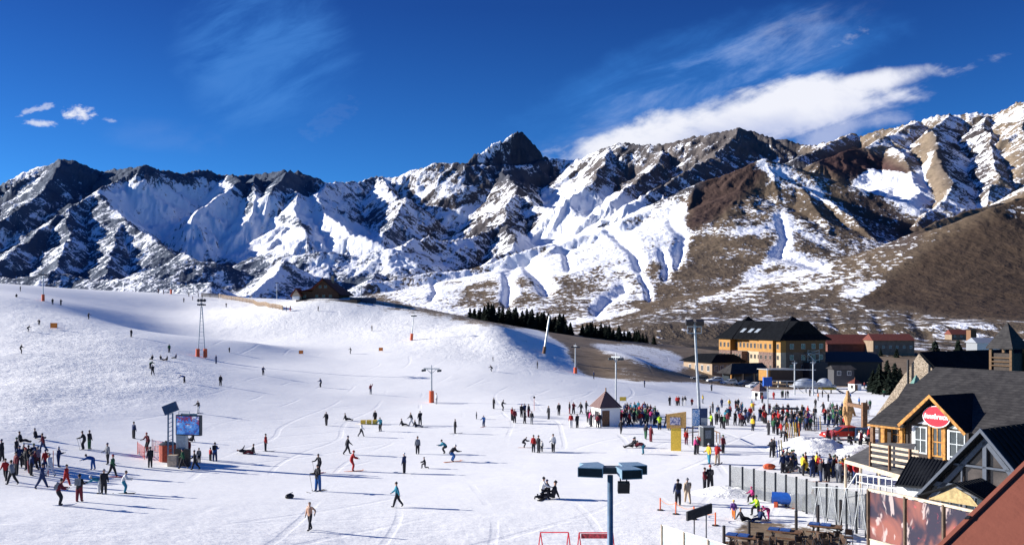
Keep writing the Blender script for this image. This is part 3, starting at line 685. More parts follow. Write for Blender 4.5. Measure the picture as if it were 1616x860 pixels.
pylon(1283, 624, 7.8, 'right steel post of the chairlift gate in front of the hotel', arm=.6, pad=0, wheels=False, thick=.18, rz=1.4)
# light mast
p_ = at(1107, 701); t = thing('light_mast', 'tallest slender white floodlight mast beside the blue billboard', 'light mast', p_, 0)
hm_ = (p_.z - 0) * 0 + (701 - 508) / F0 * p_.y
b = MB(); b.cyl((0, 0, -.5), (-.75, 0, hm_), .19, .11, n=12); b.done('pole', STEEL, t)
b = MB(); b.bar((-1.5, 0, hm_ - .5), (.0, 0, hm_ - .5), .1); b.bar((-1.5, 0, hm_ - 1.2), (0, 0, hm_ - 1.2), .08); b.bar((-1.5, 0, hm_ - .5), (-1.5, 0, hm_ - 1.2), .06); b.bar((0, 0, hm_ - .5), (0, 0, hm_ - 1.2), .06); b.done('lamp_frame', STEEL, t)
for sx in (-1.3, -.2):
    b = MB(); b.box(-.4, .4, -.28, .28, -.2, .3, Matrix.Translation((sx, -.1, hm_ - .1)) @ Matrix.Rotation(.4, 4, 'X')); b.done('floodlight', BLACK, t)
# video screen on pillar
p_ = at(290, 733); D_s = p_.y
t = thing('video_screen', 'big video screen on a grey pillar in the left crowd area', 'screen', p_, math.radians(-14))
k_ = D_s / F0
m, g_, b_ = new_mat('screen_picture'); pp = g_.n('ShaderNodeTexCoord').outputs['Object']
nn = g_.noise(pp, 1.6, 5, .6); nn2 = g_.noise(g_.scl(pp, (1, 1, 1.4)), 3.6, 4, .6); zz = g_.xyz(pp)[2]
cc = g_.mix(g_.ss(nn, .4, .6), (.02, .07, .30), (.10, .28, .62)); cc = g_.mix(g_.ss(g_.m('ADD', nn2, g_.m('MULTIPLY', g_.ss(zz, 3.3, 4.3), .12)), .60, .66), cc, (.22, .03, .07))
cc = g_.mix(g_.ss(g_.m('ADD', nn, g_.m('MULTIPLY', g_.ss(zz, 3.8, 4.8), .22)), .6, .72), cc, (.55, .6, .7))
g_.put(b_.inputs['Base Color'], cc); b_.inputs['Roughness'].default_value = .35; g_.put(b_.inputs['Emission Color'], cc); b_.inputs['Emission Strength'].default_value = .25
zb, zt = (733 - 686) * k_, (733 - 654) * k_
b = MB(); b.box(-.7, 1.75, -.18, .18, zb, zt); b.done('screen_case', DSTEEL, t)
b = MB(); b.box(-.6, 1.65, -.205, -.185, zb + .1, zt - .1); b.done('display', m, t)
b = MB(); b.box(-.62, .35, -.25, .15, -.2, zb); b.done('pillar', STEEL, t)
b = MB(); b.box(-.3, 1.3, .0, .1, zt, zt + .12); b.bar((-.5, 0, zt), (-.5, 0, zt + .3), .04); b.bar((.6, 0, zt), (.6, 0, zt + .3), .04); b.bar((-.5, 0, zt + .3), (.6, 0, zt + .3), .04); b.done('top_rail', STEEL, t)
b = MB(); b.box(-.55, .9, -.6, -.3, 0, 1.5); b.done('speaker_box', BLACK, t)
p_ = at(269, 732); k_ = p_.y / F0; t = thing('sign_mast', 'mast with a tilted dark blue panel left of the video screen', 'mast', p_, 0)
b = MB(); hh = (732 - 651) * k_
for sx in (-.22, .22): b.bar((sx, 0, -.3), (sx * .9, 0, hh), .11)
for q in range(12): b.bar((-.2, 0, q * hh / 12 + .2), (.2, 0, (q + 1) * hh / 12), .05)
b.done('lattice_pole', BSTEEL, t)
b = MB(); b.box(-.65, .65, -.12, .12, -.42, .42, Matrix.Translation((0, 0, hh + .42)) @ Matrix.Rotation(math.radians(-22), 4, 'Y')); b.done('tilted_panel', M('navy_panel', (.02, .05, .12), .3), t)
p_ = at(266, 728); t = thing('equipment_booth', 'rust red booth at the foot of the tilted-panel mast', 'booth', p_, 0)
b = MB(); b.cyl((-.15, .3, -.1), (-.15, .3, 1.55), .78, .78, n=14); b.done('booth_wall', M('rust_red_wall', (.30, .05, .025), .7), t)
b = MB(); b.cyl((-.15, .3, 1.55), (-.15, .3, 1.75), .84, .5, n=14); b.done('booth_roof', DSTEEL, t)
p_ = at(273, 735); tag(MB().box(-.4, .4, -.3, .3, 0, 1.0).bar((-.42, -.31, .5), (.42, -.31, .5), .05, .08).done('crate', PWOOD), 'tan wooden crate in front of the rust red booth', 'crate').location = p_
def netting(pts, label):
    t = thing('safety_net', label, 'net', at(*pts[0]), 0, 'red safety nets'); o = Vector(t.location); b = MB(); q = MB()
    P_ = [at(*a) for a in pts]
    for a in P_: q.cyl(a - Vector((0, 0, .2)), a + Vector((0, 0, 1.2)), .03, n=6)
    for a, c in zip(P_[:-1], P_[1:]):
        for k in range(9): z = Vector((0, 0, .15 + k * .12)); b.bar(a + z, c + z, .022)
        n_ = max(2, int((c - a).length / .25))
        for k in range(n_ + 1): s_ = a.lerp(c, k / n_); b.bar(s_ + Vector((0, 0, .1)), s_ + Vector((0, 0, 1.12)), .02)
    q.done('net_post', REDP, t, o); b.done('mesh_netting', M('faded_red_net', (.60, .12, .10), .7), t, o)
netting([(217, 716), (228, 724), (252, 722)], 'low red safety net left of the video screen')
netting([(240, 712), (256, 716)], 'short red net right against the rust red booth')
for (px, py, lb) in ((76, 752, 'with thin red pole left of the lone navy skier'), (84, 742, 'with thin red pole behind the left group')):
    p_ = at(px, py); t = thing('slalom_pole', 'slim red marker ' + lb, 'marker pole', p_, 0, 'marker poles'); MB().cyl((0, 0, -.1), (0, 0, 1.6), .03, n=6).done('pole_shaft', REDP, t)
# kiosk with striped pyramid roof
m, g_, b_ = new_mat('red_white_striped_cloth'); xx = g_.xyz(g_.n('ShaderNodeTexCoord').outputs['Object'])
ang = g_.m('ADD', xx[0], g_.m('MULTIPLY', xx[1], 1.0)); st = g_.ss(g_.m('FRACT', g_.m('MULTIPLY', ang, 2.6)), .74, .80)
g_.put(b_.inputs['Base Color'], g_.mix(st, (.065, .010, .010), (.36, .30, .27))); b_.inputs['Roughness'].default_value = .8
STRIPE = m
def kiosk(px, py, w, h, rh, label, rz=.35, roof=None):
    p_ = at(px, py); t = thing('ticket_kiosk', label, 'kiosk', p_, rz, 'small kiosks on the snow')
    a = w / 2
    wl = MB(); wl.box(-a, a, -a, a, -.3, h); wl.done('wall', WHITE, t)
    r = MB(); e = a + .28; r.mesh([(-e, -e, h), (e, -e, h), (e, e, h), (-e, e, h), (0, 0, h + rh)], [(0, 1, 4), (1, 2, 4), (2, 3, 4), (3, 0, 4), (3, 2, 1, 0)]); r.done('roof', roof or STRIPE, t)
    d = MB(); d.box(-a * .85, -a * .1, -a - .03, -a + .02, -.1, h * .86); d.done('door', BWOOD, t)
    q = MB(); q.box(-a - .02, -a + .02, -a * .6, a * .3, h * .3, h * .8); wd = q.done('window', BLACK, t)
    q = MB(); q.bar((0, 0, h + rh - .05), (0, 0, h + rh + .35), .12); q.done('finial', BWOOD, t); return t
kiosk(956, 671, 2.7, 2.35, 2.1, 'white kiosk with red striped pyramid roof amid the ski crowd')
kiosk(1199, 628, 2.3, 1.6, 1.7, 'small kiosk with reddish peaked roof in front of the hotel', .5)
kiosk(1349, 616, 2.4, 1.9, 1.3, 'white kiosk with plain red roof left of the dark conifers', .4, REDR)
# yellow T shaped board
p_ = at(1067, 711); k_ = p_.y / F0; t = thing('notice_board', 'yellow wooden T-shaped board standing in the snow', 'notice board', p_, math.radians(-16))
b = MB(); b.box(-.52, .5, -.14, .14, -.2, 36 * k_); b.done('post_panel', YELLOW, t)
b = MB(); b.slab([(-.95, -.2, 35 * k_), (1.0, -.2, 37 * k_), (1.0, -.2, 62 * k_), (-.95, -.2, 57 * k_)], (0, .35, 0)); b.done('head_panel', M('tan_yellow_board', (.46, .27, .09), .7), t)
m, g_, b_ = new_mat('faded_photo_print'); nn = g_.noise(g_.n('ShaderNodeTexCoord').outputs['Object'], 5, 4, .6)
g_.put(b_.inputs['Base Color'], g_.mix(g_.ss(nn, .42, .58), (.06, .08, .22), (.55, .5, .55)))
b = MB(); b.box(-.6, .45, -.215, -.203, 41 * k_, 53 * k_); b.done('photo_print', m, t)
# blue billboard and dark booth at the mast
p_ = at(1106, 703); k_ = p_.y / F0
t = thing('billboard', 'blue and white billboard on posts at the light mast', 'billboard', p_ + Vector((0, .6, 0)), math.radians(12))
b = MB(); b.bar((-.8, 0, -.2), (-.8, 0, 58 * k_), .12); b.bar((.7, 0, -.2), (.7, 0, 58 * k_), .12); b.done('post', DSTEEL, t)
b = MB(); b.box(-.85, .85, -.1, .1, 30 * k_, 58 * k_); b.done('board', M('navy_board', (.02, .04, .12), .4), t)
m, g_, b_ = new_mat('blue_white_lettering'); zc = g_.xyz(g_.n('ShaderNodeTexCoord').outputs['Object'])
nn = g_.noise(g_.scl(g_.n('ShaderNodeTexCoord').outputs['Object'], (4, 1, 9)), 1.2, 2, .5)
g_.put(b_.inputs['Base Color'], g_.mix(g_.ss(nn, .5, .54), (.10, .30, .62), (.7, .78, .85)))
b = MB(); b.box(-.84, -.05, -.125, -.105, 31 * k_, 57 * k_); b.done('blue_banner', m, t)
b = MB(); b.box(.1, .8, -.125, -.105, 31 * k_, 43 * k_); b.done('grey_notice', STEEL, t)
t = thing('ticket_booth', 'dark grey ticket booth under the blue billboard', 'booth', p_ + Vector((.55, -.4, 0)), math.radians(8))
b = MB(); b.box(-.55, .65, -.5, .5, -.2, 2.05); b.done('booth_wall', M('charcoal_panel', (.04, .045, .05), .5), t); b = MB(); b.box(-.62, .72, -.6, .6, 2.05, 2.15); b.done('booth_roof', STEEL, t)
b = MB(); b.box(-.35, .3, -.53, -.502, .9, 1.75); b.done('window', M('grey_glass', (.14, .16, .19), .15), t)
def rail_fence(pts, h, rails, label, mat=BWOOD, gap=1.6, w=.09, name='rail_fence', rw=.07, grp='wooden rail fences'):
    P_ = [at(*a) for a in pts]; t = thing(name, label, 'fence', P_[0], 0, grp); o = Vector(P_[0])
    r = MB()
    for a, c in zip(P_[:-1], P_[1:]):
        n_ = max(1, round((c - a).length / gap))
        for k in range(n_ + 1):
            s_ = a.lerp(c, k / n_); s_.z = mesh_z(s_.x, s_.y)
            if k < n_ or c is P_[-1]: q = MB(); q.cyl(s_ - Vector((0, 0, .2)), s_ + Vector((0, 0, h)), w / 2 * 1.2, n=7); q.done('post', mat, t, o)
            if k:
                for z in rails: r.bar(pr + Vector((0, 0, z)), s_ + Vector((0, 0, z)), rw, rw * 1.3)
            pr = s_
    r.done('rails', mat, t, o); return t
rail_fence([(1085, 690), (1103, 688)], 1.1, (.5, 1.0), 'short brown rail fence left of the ticket booth')
rail_fence([(1116, 690), (1136, 700)], 1.2, (1.15,), 'single rail right of the ticket booth')
rail_fence([(318, 468), (345, 470), (372, 474), (400, 479), (425, 486), (446, 490)], 1.5, (.3, .6, .9, 1.2, 1.45), 'long wooden snow fence along the ridge crest left of the chalet', M('old_fence_wood', (.22, .15, .09), .8), 3.0, .16, 'snow_fence', .16)
# small flags and banners
def banner(px, py, w, h, z, mat, label, name='banner'):
    p_ = at(px, py); t = thing(name, label, 'banner', p_, .1, 'small banners on the slope')
    b = MB(); b.cyl((-w / 2, 0, -.2), (-w / 2, 0, z + h), .04, n=6); b.cyl((w / 2, 0, -.2), (w / 2, 0, z + h), .04, n=6); b.done('pole', STEEL, t)
    b = MB(); b.box(-w / 2, w / 2, -.02, .02, z, z + h); b.done('cloth', mat, t)
banner(475, 560, 1.0, .8, .25, ORANGE, 'left orange banner in the middle of the slope')
banner(601, 555, 1.0, .8, .25, ORANGE, 'orange banner below the forked-arm pylon')
banner(85, 519, 1.5, 1.1, .25, ORANGE, 'orange banner high on the far left slope')
banner(983, 641, 1.1, .65, .9, YELLOW, 'yellow banner just right of the striped-roof kiosk')
p_ = at(843, 648); t = thing('slope_marker', 'lone dark round marker on a thin pole left of the kiosk', 'marker', p_, 0); MB().cyl((0, 0, -.1), (0, 0, 1.9), .03, n=6).done('pole', REDP, t); MB().ball((0, 0, 2.0), .17, 8, 6).done('marker_disc', BLACK, t)
p_ = at(1212, 655); t = thing('sign_pole', 'steel pole with a blue sign box left of the chairlift gate', 'sign pole', p_, 0); k_ = p_.y / F0
MB().cyl((0, 0, -.2), (-.1, 0, 74 * k_), .1, n=8).done('pole', STEEL, t); MB().box(-.75, .55, -.3, .3, 46 * k_, 60 * k_).done('sign_box', BLUEP, t)
p_ = at(1385, 616); t = thing('sign_pole', 'thin pole with a yellow lamp before the dark conifers', 'sign pole', p_, 0); MB().cyl((0, 0, -.2), (0, 0, 3.2), .06, n=6).done('pole', REDP, t); MB().ball((0, 0, 3.3), .25, 8, 6).done('lamp_head', YELLOW, t)
# foreground floodlight
LP = PD(963, 742, 25.0); gzl = mesh_z(LP.x, LP.y)
t = thing('floodlight_pole', 'near slim pole with four blue-grey box floodlights on top', 'light pole', (LP.x, LP.y, gzl), 0); H_ = LP.z - gzl
MB().cyl((0, 0, -.3), (0, 0, H_ - .12), .085, .075, n=20).done('pole', BSTEEL, t, smooth=True)
LBOX = M('pale_blue_lamp_housing', (.22, .34, .44), .4, .3, .1)
def lampbox(cx_, cy_, rot, w, d, h, tilt):
    mt = Matrix.Translation((cx_, cy_, H_)) @ Matrix.Rotation(rot, 4, 'Z') @ Matrix.Rotation(tilt, 4, 'X')
    b = MB(); b.mesh([mt @ Vector(v) for v in [(-w/2, -d/2, -h/2), (w/2, -d/2, -h/2), (w/2*.8, d/2, -h/2*.3), (-w/2*.8, d/2, -h/2*.3), (-w/2, -d/2, h/2), (w/2, -d/2, h/2), (w/2*.8, d/2, h/2), (-w/2*.8, d/2, h/2)]], [(0, 3, 2, 1), (4, 5, 6, 7), (1, 2, 6, 5), (3, 0, 4, 7), (2, 3, 7, 6), (0, 1, 5, 4)])
    o = b.done('lamp_housing', LBOX, t)
    q = MB(); q.mesh([mt @ Vector(v) for v in [(-w/2+.02, -d/2-.006, -h/2+.02), (w/2-.02, -d/2-.006, -h/2+.02), (w/2-.02, -d/2-.006, h/2-.02), (-w/2+.02, -d/2-.006, h/2-.02)]], [(0, 1, 2, 3)]); q.done('lamp_glass', M('dark_lamp_glass', (.012, .018, .03), .15), o)
lampbox(-.48, -.05, math.radians(-14), .66, .62, .25, 0); lampbox(.42, -.35, math.radians(14), .56, .62, .25, .0)
lampbox(.60, .32, math.radians(10), .68, .6, .25, 0); lampbox(-.42, .50, math.radians(200), .55, .5, .2, 0)
MB().box(-.28, .28, -.2, .2, -.06, .1, Matrix.Translation((0, 0, H_))).done('bracket', DSTEEL, t)
MB().box(-.15, .15, -.08, .08, -.14, .14, Matrix.Translation((.3, -.45, H_ - .36)) @ Matrix.Rotation(.3, 4, 'X')).bar((.22, -.45, H_ - .3), (.22, -.4, H_ - .1), .03).bar((.38, -.45, H_ - .3), (.38, -.4, H_ - .1), .03).done('small_lamp', BLACK, t)
# red trestle frames
def trestle(px0, px1, ytop, D, label, board):
    a, c = PD(px0, ytop, D), PD(px1, ytop + (0 if board else 0), D * .985); g0 = mesh_z(a.x, a.y)
    t = thing('trestle_frame', label, 'trestle', (a.x, a.y, g0), 0, 'red trestle frames by the near edge'); o = Vector(t.location)
    for q in (a, c):
        f = MB(); f.bar(q, (q.x - .28, q.y - .5, g0), .045); f.bar(q, (q.x + .28, q.y + .5, g0), .045); f.bar((q.x - .14, q.y - .25, (q.z + g0) / 2), (q.x + .14, q.y + .25, (q.z + g0) / 2), .035); f.done('leg_frame', REDT, t, o)
    f = MB(); f.bar(a, c, .05); f.done('top_bar', REDT, t, o)
    if board: f = MB(); f.slab([a + Vector((.1, -.03, -.05)), c + Vector((-.1, -.03, -.05)), c + Vector((-.1, -.03, -.3)), a + Vector((.1, -.03, -.3))], (0, .02, 0)); f.done('banner_board', M('dark_red_banner', (.22, .02, .03), .5, 0, .6, 8), t, o)
REDT = M('red_tube', (.55, .02, .04), .45)
trestle(853, 897, 839.5, 51, 'left red trestle frame without a banner', False); trestle(914, 967, 840, 50, 'right red trestle frame with dark red banner board', True)
# orange bollards with rope
for (px, py, lb) in ((1042, 804.5, 'leftmost'), (1066.5, 810.5, 'second from left'), (1095, 819, 'hidden partly by the black sign board, third from left'), (1129, 829, 'rightmost')):
    p_ = at(px, py); t = thing('rope_bollard', 'orange rope bollard with dark base, ' + lb, 'bollard', p_, 0, 'orange bollards by the glass fence')
    MB().cyl((0, 0, .02), (0, 0, .86), .05, n=10).done('post', M('orange_plastic', (.70, .13, .04), .5), t); MB().cyl((0, 0, -.02), (0, 0, .05), .24, .22, n=14).done('base', RUBBER, t)
b = MB(); _bp = [at(1042, 804.5), at(1066.5, 810.5), at(1095, 819), at(1129, 829)]
for a, c in zip(_bp[:-1], _bp[1:]):
    pr = a + Vector((0, 0, .78))
    for k in range(1, 7): s_ = a.lerp(c, k / 6) + Vector((0, 0, .78 - .9 * (k / 6) * (1 - k / 6))); b.cyl(pr, s_, .014, n=5); pr = s_
tag(b.done('barrier_rope', ORANGE), 'sagging orange rope strung between the bollards', 'rope')
# black sign board
D_ = 53.; a, c = PD(1085, 812, D_), PD(1124, 800, D_); g0 = mesh_z(a.x, a.y)
t = thing('sign_board', 'tilted black sign board on two thin posts by the bollards', 'sign', (a.x, a.y, g0), 0); o = Vector(t.location)
MB().slab([a + Vector((0, 0, -.35)), c + Vector((0, 0, -.33)), c + Vector((0, 0, .2)), a + Vector((0, 0, .15))], (-.05, .16, .0)).done('board', BLACK, t, o)
for px in (1096, 1115): q = PD(px, 806, D_); MB().cyl((q.x, q.y + .08, g0 - .2), (q.x, q.y + .08, q.z), .035, n=8).done('post', DSTEEL, t, o)
# glass fences
def glass_mat(name, col, al):
    m, g_, b_ = new_mat(name); p_ = g_.n('ShaderNodeTexCoord').outputs['Object']; n_ = g_.noise(p_, 1.1, 5, .65); n2_ = g_.noise(p_, 7, 3, .6)
    g_.put(b_.inputs['Base Color'], g_.mix(g_.ss(n_, .35, .65), tuple(k * .7 for k in col), col)); b_.inputs['Roughness'].default_value = .25
    g_.put(b_.inputs['Alpha'], g_.m('ADD', al - .18, g_.m('MULTIPLY', g_.m('ADD', n_, n2_), .22))); return m
GLF = glass_mat('dusty_glass_panel', (.24, .255, .26), .44); GLF2 = glass_mat('misty_pale_glass', (.50, .58, .60), .82)
def glass_fence(top, base_h, label, postm, panem, frame=False, name='glass_fence', lift=0.12, trim=None):
    """top: list of (px, py, D) of post tops"""
    T_ = [PD(*a) for a in top]; t = thing(name, label, 'fence', (T_[0].x, T_[0].y, T_[0].z - base_h), 0, 'glass wind fences'); o = Vector(t.location)
    for i, q in enumerate(T_):
        g0 = min(mesh_z(q.x, q.y), q.z - base_h); MB().box(-.065, .065, -.065, .065, g0 - .2, q.z + .02, Matrix.Translation((q.x, q.y, 0))).done('post', postm, t, o)
        if i < len(T_) - 1:
            r = T_[i + 1]; d = (r - q).normalized() * .07; p2, r2_ = q + d, r - d
            z0 = q.z - base_h + lift; z1 = r.z - base_h + lift
            MB().slab([(p2.x, p2.y, z0), (r2_.x, r2_.y, z1), (r2_.x, r2_.y, r2_.z - .06), (p2.x, p2.y, p2.z - .06)], (.012, .008, 0)).done('glass_pane', panem, t, o)
    if trim:
        b = MB()
        for q, r in zip(T_[:-1], T_[1:]): b.bar(q, r, .05)
        b.done('top_rail', trim, t, o)
    return t
tops = []
for i in range(14):
    f_ = i / 13; px = 1152 + (1367 - 1152) * (f_ ** 0.93); D_ = 73.5 + (58.5 - 73.5) * f_
    zt_ = -11.45 + .55 * f_; tops.append((px, HY - zt_ / D_ * F0, D_))
glass_fence(tops, 2.35, 'long glass wind fence with dark posts around the play terrace', DSTEEL, GLF, trim=None)
tops = [(1045, 828, 50), (1080, 839, 48), (1118, 851, 46), (1160, 864, 44.3), (1205, 879, 42.6), (1255, 896, 41)]
glass_fence(tops, 2.4, 'pale misty glass fence with white top rail at the bottom edge', PWOOD, GLF2, trim=WHITE)
# steel truss along the fence corner
t = thing('truss_railing', 'grey zigzag steel truss in front of the glass wind fence', 'railing', PD(1282, 830, 60), 0); o = Vector(t.location); b = MB()
A_, B_ = PD(1282, 768, 61.5), PD(1369, 771, 57.4); z0 = mesh_z(A_.x, A_.y) + .15; n_ = 8
for k in range(n_):
    p0, p1 = A_.lerp(B_, k / n_), A_.lerp(B_, (k + 1) / n_); q0, q1 = Vector((p0.x, p0.y, z0)), Vector((p1.x, p1.y, z0))
    b.bar(p0, p1, .05); b.bar(q0, q1, .05); b.bar(*( (q0, p1) if k % 2 == 0 else (p0, q1) ), .04)
b.done('truss', STEEL, t, o)
# ------------------------------------------------------------------ windows shared by the buildings
def window(parent, c, ux, w, h, nrm, frame_m, glass_m, fr=.08, mull=True, name='window', cross=False, dep=.07):
    """framed window centred at c (parent space); ux = horizontal unit vector, nrm = outward unit vector"""
    c, ux, nrm = Vector(c), Vector(ux).normalized(), Vector(nrm).normalized(); uz = Vector((0, 0, 1))
    f = MB(); P_ = lambda a, b_, d: c + ux * a + uz * b_ + nrm * d
    for a0, a1, b0, b1 in ((-w/2, w/2, h/2-fr, h/2), (-w/2, w/2, -h/2, -h/2+fr), (-w/2, -w/2+fr, -h/2+fr, h/2-fr), (w/2-fr, w/2, -h/2+fr, h/2-fr)) + (((-fr/3, fr/3, -h/2+fr, h/2-fr),) if mull else ()) + (((-w/2+fr, -fr/3, -fr/3, fr/3), (fr/3, w/2-fr, -fr/3, fr/3)) if cross else ()):
        f.slab([P_(a0, b0, .004), P_(a1, b0, .004), P_(a1, b1, .004), P_(a0, b1, .004)], nrm * dep)
    fo = f.done(name, frame_m, parent)
    g_ = MB(); g_.slab([P_(-w/2+fr*.9, -h/2+fr*.9, .006), P_(w/2-fr*.9, -h/2+fr*.9, .006), P_(w/2-fr*.9, h/2-fr*.9, .006), P_(-w/2+fr*.9, h/2-fr*.9, .006)], nrm * .012); g_.done('pane', glass_m, fo)
    return fo
def winmaster(w, h, fm, gm, parent, c, rzl, fr=.08, cross=False):
    """copies of one window mesh where the wall is axis aligned in the parent's space (rzl turns it)"""
    key = (w, h, fm.name, gm.name, cross)
    if key not in _wm:
        o = window(None, (0, 0, 0), (1, 0, 0), w, h, (0, -1, 0), fm, gm, fr, True, 'window', cross); _wm[key] = o; first = True
        r = o
    else:
        o = _wm[key]; r = o.copy(); scene.collection.objects.link(r)
        q = o.children[0].copy(); scene.collection.objects.link(q); q.parent = r
    r.parent = parent; r.location = c; r.rotation_euler = (0, 0, rzl); return r
_wm = {}

# ------------------------------------------------------------------ hotel
HB = PD(1232, 600, 290); HB.z = -19.6
t = thing('hotel', 'large tan and yellow multi-storey hotel with a black steep roof', 'hotel', HB, math.atan2(.4, .92))
EZ = 12.4; LW, LD = 30.6, 17.4                                        # eave height, length going back, width to the right
HYEL = M('ochre_timber_band', (.33, .16, .028), .6, 0, .15, 1); HDK = M('grey_brown_stone', (.12, .09, .065), .85, 0, .2, 1); HWN = M('hotel_window_frame', (.30, .24, .18), .6)
HBLK = M('black_metal_roof', (.007, .008, .010), .85, 0, .3, 1, .05)
# bays of the lit long side: (y0, y1, depth proud, lower material, z0)
bays = [(0, 2.6, .0, CREAM, 0), (2.6, 9.4, .9, PINKST, 2.5), (9.4, 15.0, .15, CREAM, 2.5), (15.0, 24.4, -1.4, CREAM, 0), (24.4, 30.6, .6, PINKST, 2.0)]
for y0, y1, pr, lm, z0 in bays:
    MB().box(-pr, 2.0, y0, y1 - .01, -1.0, EZ - 3.7).done('bay_wall', lm, t); MB().box(-pr - .05, 2.0, y0, y1 - .01, EZ - 3.7 + .004, EZ).done('timber_band', HYEL, t)
MB().box(-.9, -.0 + 1.4 - .004, 18.0, 23.2, 5.6, 8.6).done('bay_wall', PINKST, t); MB().box(-1.7, 1.39, 16.9, 22.2, 2.4, 5.55).done('bay_wall', HDK, t); MB().box(-2.1, 1.38, 17.6, 23.0, -.6, 2.35).done('bay_wall', HDK, t)
MB().box(2.0, LD, 0.02, LW, -1.0, EZ - 3.7).done('main_wall', HDK, t); MB().box(2.0, LD + .04, -.03, LW + .03, EZ - 3.696, EZ - .01).done('timber_band', M('shaded_timber_band', (.13, .07, .025), .7, 0, .2), t)  # timber band here is a darker copy of the ochre, shade painted in
for y0, y1, pr, lm, z0 in bays:
    n_ = max(1, round((y1 - y0) / 2.0))
    for fl, z in enumerate((EZ - 1.9, EZ - 5.3, EZ - 8.3, )):
        for k in range(n_):
            yy = y0 + (y1 - y0) * (k + .5) / n_
            if pr < -1 and fl > 0 and 16.5 < yy < 23.4: continue
            winmaster(1.0, 1.6 if fl == 0 else 1.35, HWN, GLASSD, t, (-pr - (.05 if fl == 0 else 0), yy, z), -math.pi / 2)
for k in range(3): winmaster(1.0, 1.35, HWN, GLASSD, t, (-.9, 18.9 + k * 1.7, 7.1), -math.pi / 2)
for z in (EZ - 1.9, EZ - 5.3, EZ - 8.3):
    for x in (4.2, 8.6, 12.6, 15.6): winmaster(1.5, 1.5, STEEL, GLASSD, t, (x, (-.03 if z > EZ - 3 else .02), z), 0)
b = MB()
for k in range(3): z = EZ - 4.2 - k * 2.9; b.box(9.2, 13.6, -1.5, .0, z, z + .12); b.bar((9.2, -1.45, z + .1), (13.6, -1.45, z + 1.1), .08); b.bar((9.2, -1.45, z + 1.0), (13.6, -1.45, z + 1.0), .06); b.bar((9.4, -1.2, z), (12.9, -1.2, z - 2.8), .18)
b.bar((9.2, -1.45, -1), (9.2, -1.45, EZ - 3), .1); b.bar((13.6, -1.45, -1), (13.6, -1.45, EZ - 3), .1); b.done('fire_escape', STEEL, t)
MB().box(8.6, 15.6, -3.0, -.0, -1, 5.6).done('side_block', M('near_black_wall', (.03, .03, .035), .7), t)
# roof: lower gable with a pyramid at each end
ov = 1.0; rz_ = EZ + 5.9
b = MB(); b.mesh([(-ov, -.0, EZ + .25), (-ov, LW, EZ + .25), (LD / 2 - 2, LW, rz_), (LD / 2 - 2, 0, rz_), (LD / 2 + 2, 0, rz_), (LD / 2 + 2, LW, rz_), (LD + ov, 0, EZ + .25), (LD + ov, LW, EZ + .25), (-ov, 0, EZ), (-ov, LW, EZ), (LD + ov, 0, EZ), (LD + ov, LW, EZ)],
       [(0, 1, 2, 3), (3, 2, 5, 4), (4, 5, 7, 6), (8, 9, 1, 0), (10, 6, 7, 11), (8, 10, 11, 9), (8, 0, 3, 4, 6, 10), (9, 11, 7, 5, 2, 1)])
rf = b.done('roof', HBLK, t)
for (ya, yb, nm_) in ((-1.4, 11.5, 'near'), (22.6, LW + 1.2, 'far')):
    ym = (ya + yb) / 2; zz_ = EZ + 7.4
    b = MB(); b.mesh([(-ov - .25, ya, EZ + .3), (LD + ov + .25, ya, EZ + .3), (LD + ov + .25, yb, EZ + .3), (-ov - .25, yb, EZ + .3), (LD / 2, ym, zz_), (-ov - .25, ya, EZ - .05), (LD + ov + .25, ya, EZ - .05), (LD + ov + .25, yb, EZ - .05), (-ov - .25, yb, EZ - .05)],
           [(0, 1, 4), (1, 2, 4), (2, 3, 4), (3, 0, 4), (5, 6, 1, 0), (6, 7, 2, 1), (7, 8, 3, 2), (8, 5, 0, 3), (8, 7, 6, 5)]); b.done('roof', HBLK, t)
sl_ = 5.65 / (LD / 2 - 2 + ov)
for yk in (13.2, 16.6, 20.6):
    q = MB(); x0, x1 = 1.6, 3.2; f_ = lambda x, d: EZ + .25 + (x + ov) * sl_ + d
    q.slab([(x0, yk, f_(x0, .06)), (x0, yk + 1.7, f_(x0, .06)), (x1, yk + 1.7, f_(x1, .06)), (x1, yk, f_(x1, .06))], (-.03, 0, .05)); q.done('skylight', M('skylight_glass', (.30, .34, .38), .2), rf)
b = MB()
for yk in np.arange(12, 22.4, .8): x0, x1 = -ov, LD / 2 - 2; b.bar((x0, yk, EZ + .25 + .03), (x1, yk, rz_ + .03), .05)
b.done('roof_seams', HBLK, rf)
# annex and entrance canopy left of the hotel front
AB = PD(1137, 606, 302); AB.z = -19.3; t = thing('hotel_annex', 'low annex with dark roof and arched openings left of the hotel', 'building', AB, math.atan2(.4, .92))
MB().box(-3.2, 9.0, 0, 16, -1, 5.0).done('wall', M('tan_render', (.30, .22, .15), .8), t)
b = MB(); b.mesh([(-4.2, -1, 5.0), (9.5, -1, 5.0), (9.5, 17, 5.0), (-4.2, 17, 5.0), (0.5, 3, 7.2), (7.5, 3, 7.2), (7.5, 13, 7.2), (.5, 13, 7.2), (-4.2, -1, 4.8), (9.5, -1, 4.8), (9.5, 17, 4.8), (-4.2, 17, 4.8)], [(0, 1, 5, 4), (1, 2, 6, 5), (2, 3, 7, 6), (3, 0, 4, 7), (4, 5, 6, 7), (8, 9, 1, 0), (9, 10, 2, 1), (10, 11, 3, 2), (11, 8, 0, 3), (11, 10, 9, 8)]); b.done('roof', HBLK, t)
for k in range(5): winmaster(1.3, 1.9, WHITE, GLASSD, t, (-1.6 + k * 2.2, 0, 2.9), 0)
for k in range(4): winmaster(1.3, 1.9, WHITE, GLASSD, t, (-3.2, 2 + k * 3.4, 2.9), -math.pi / 2)
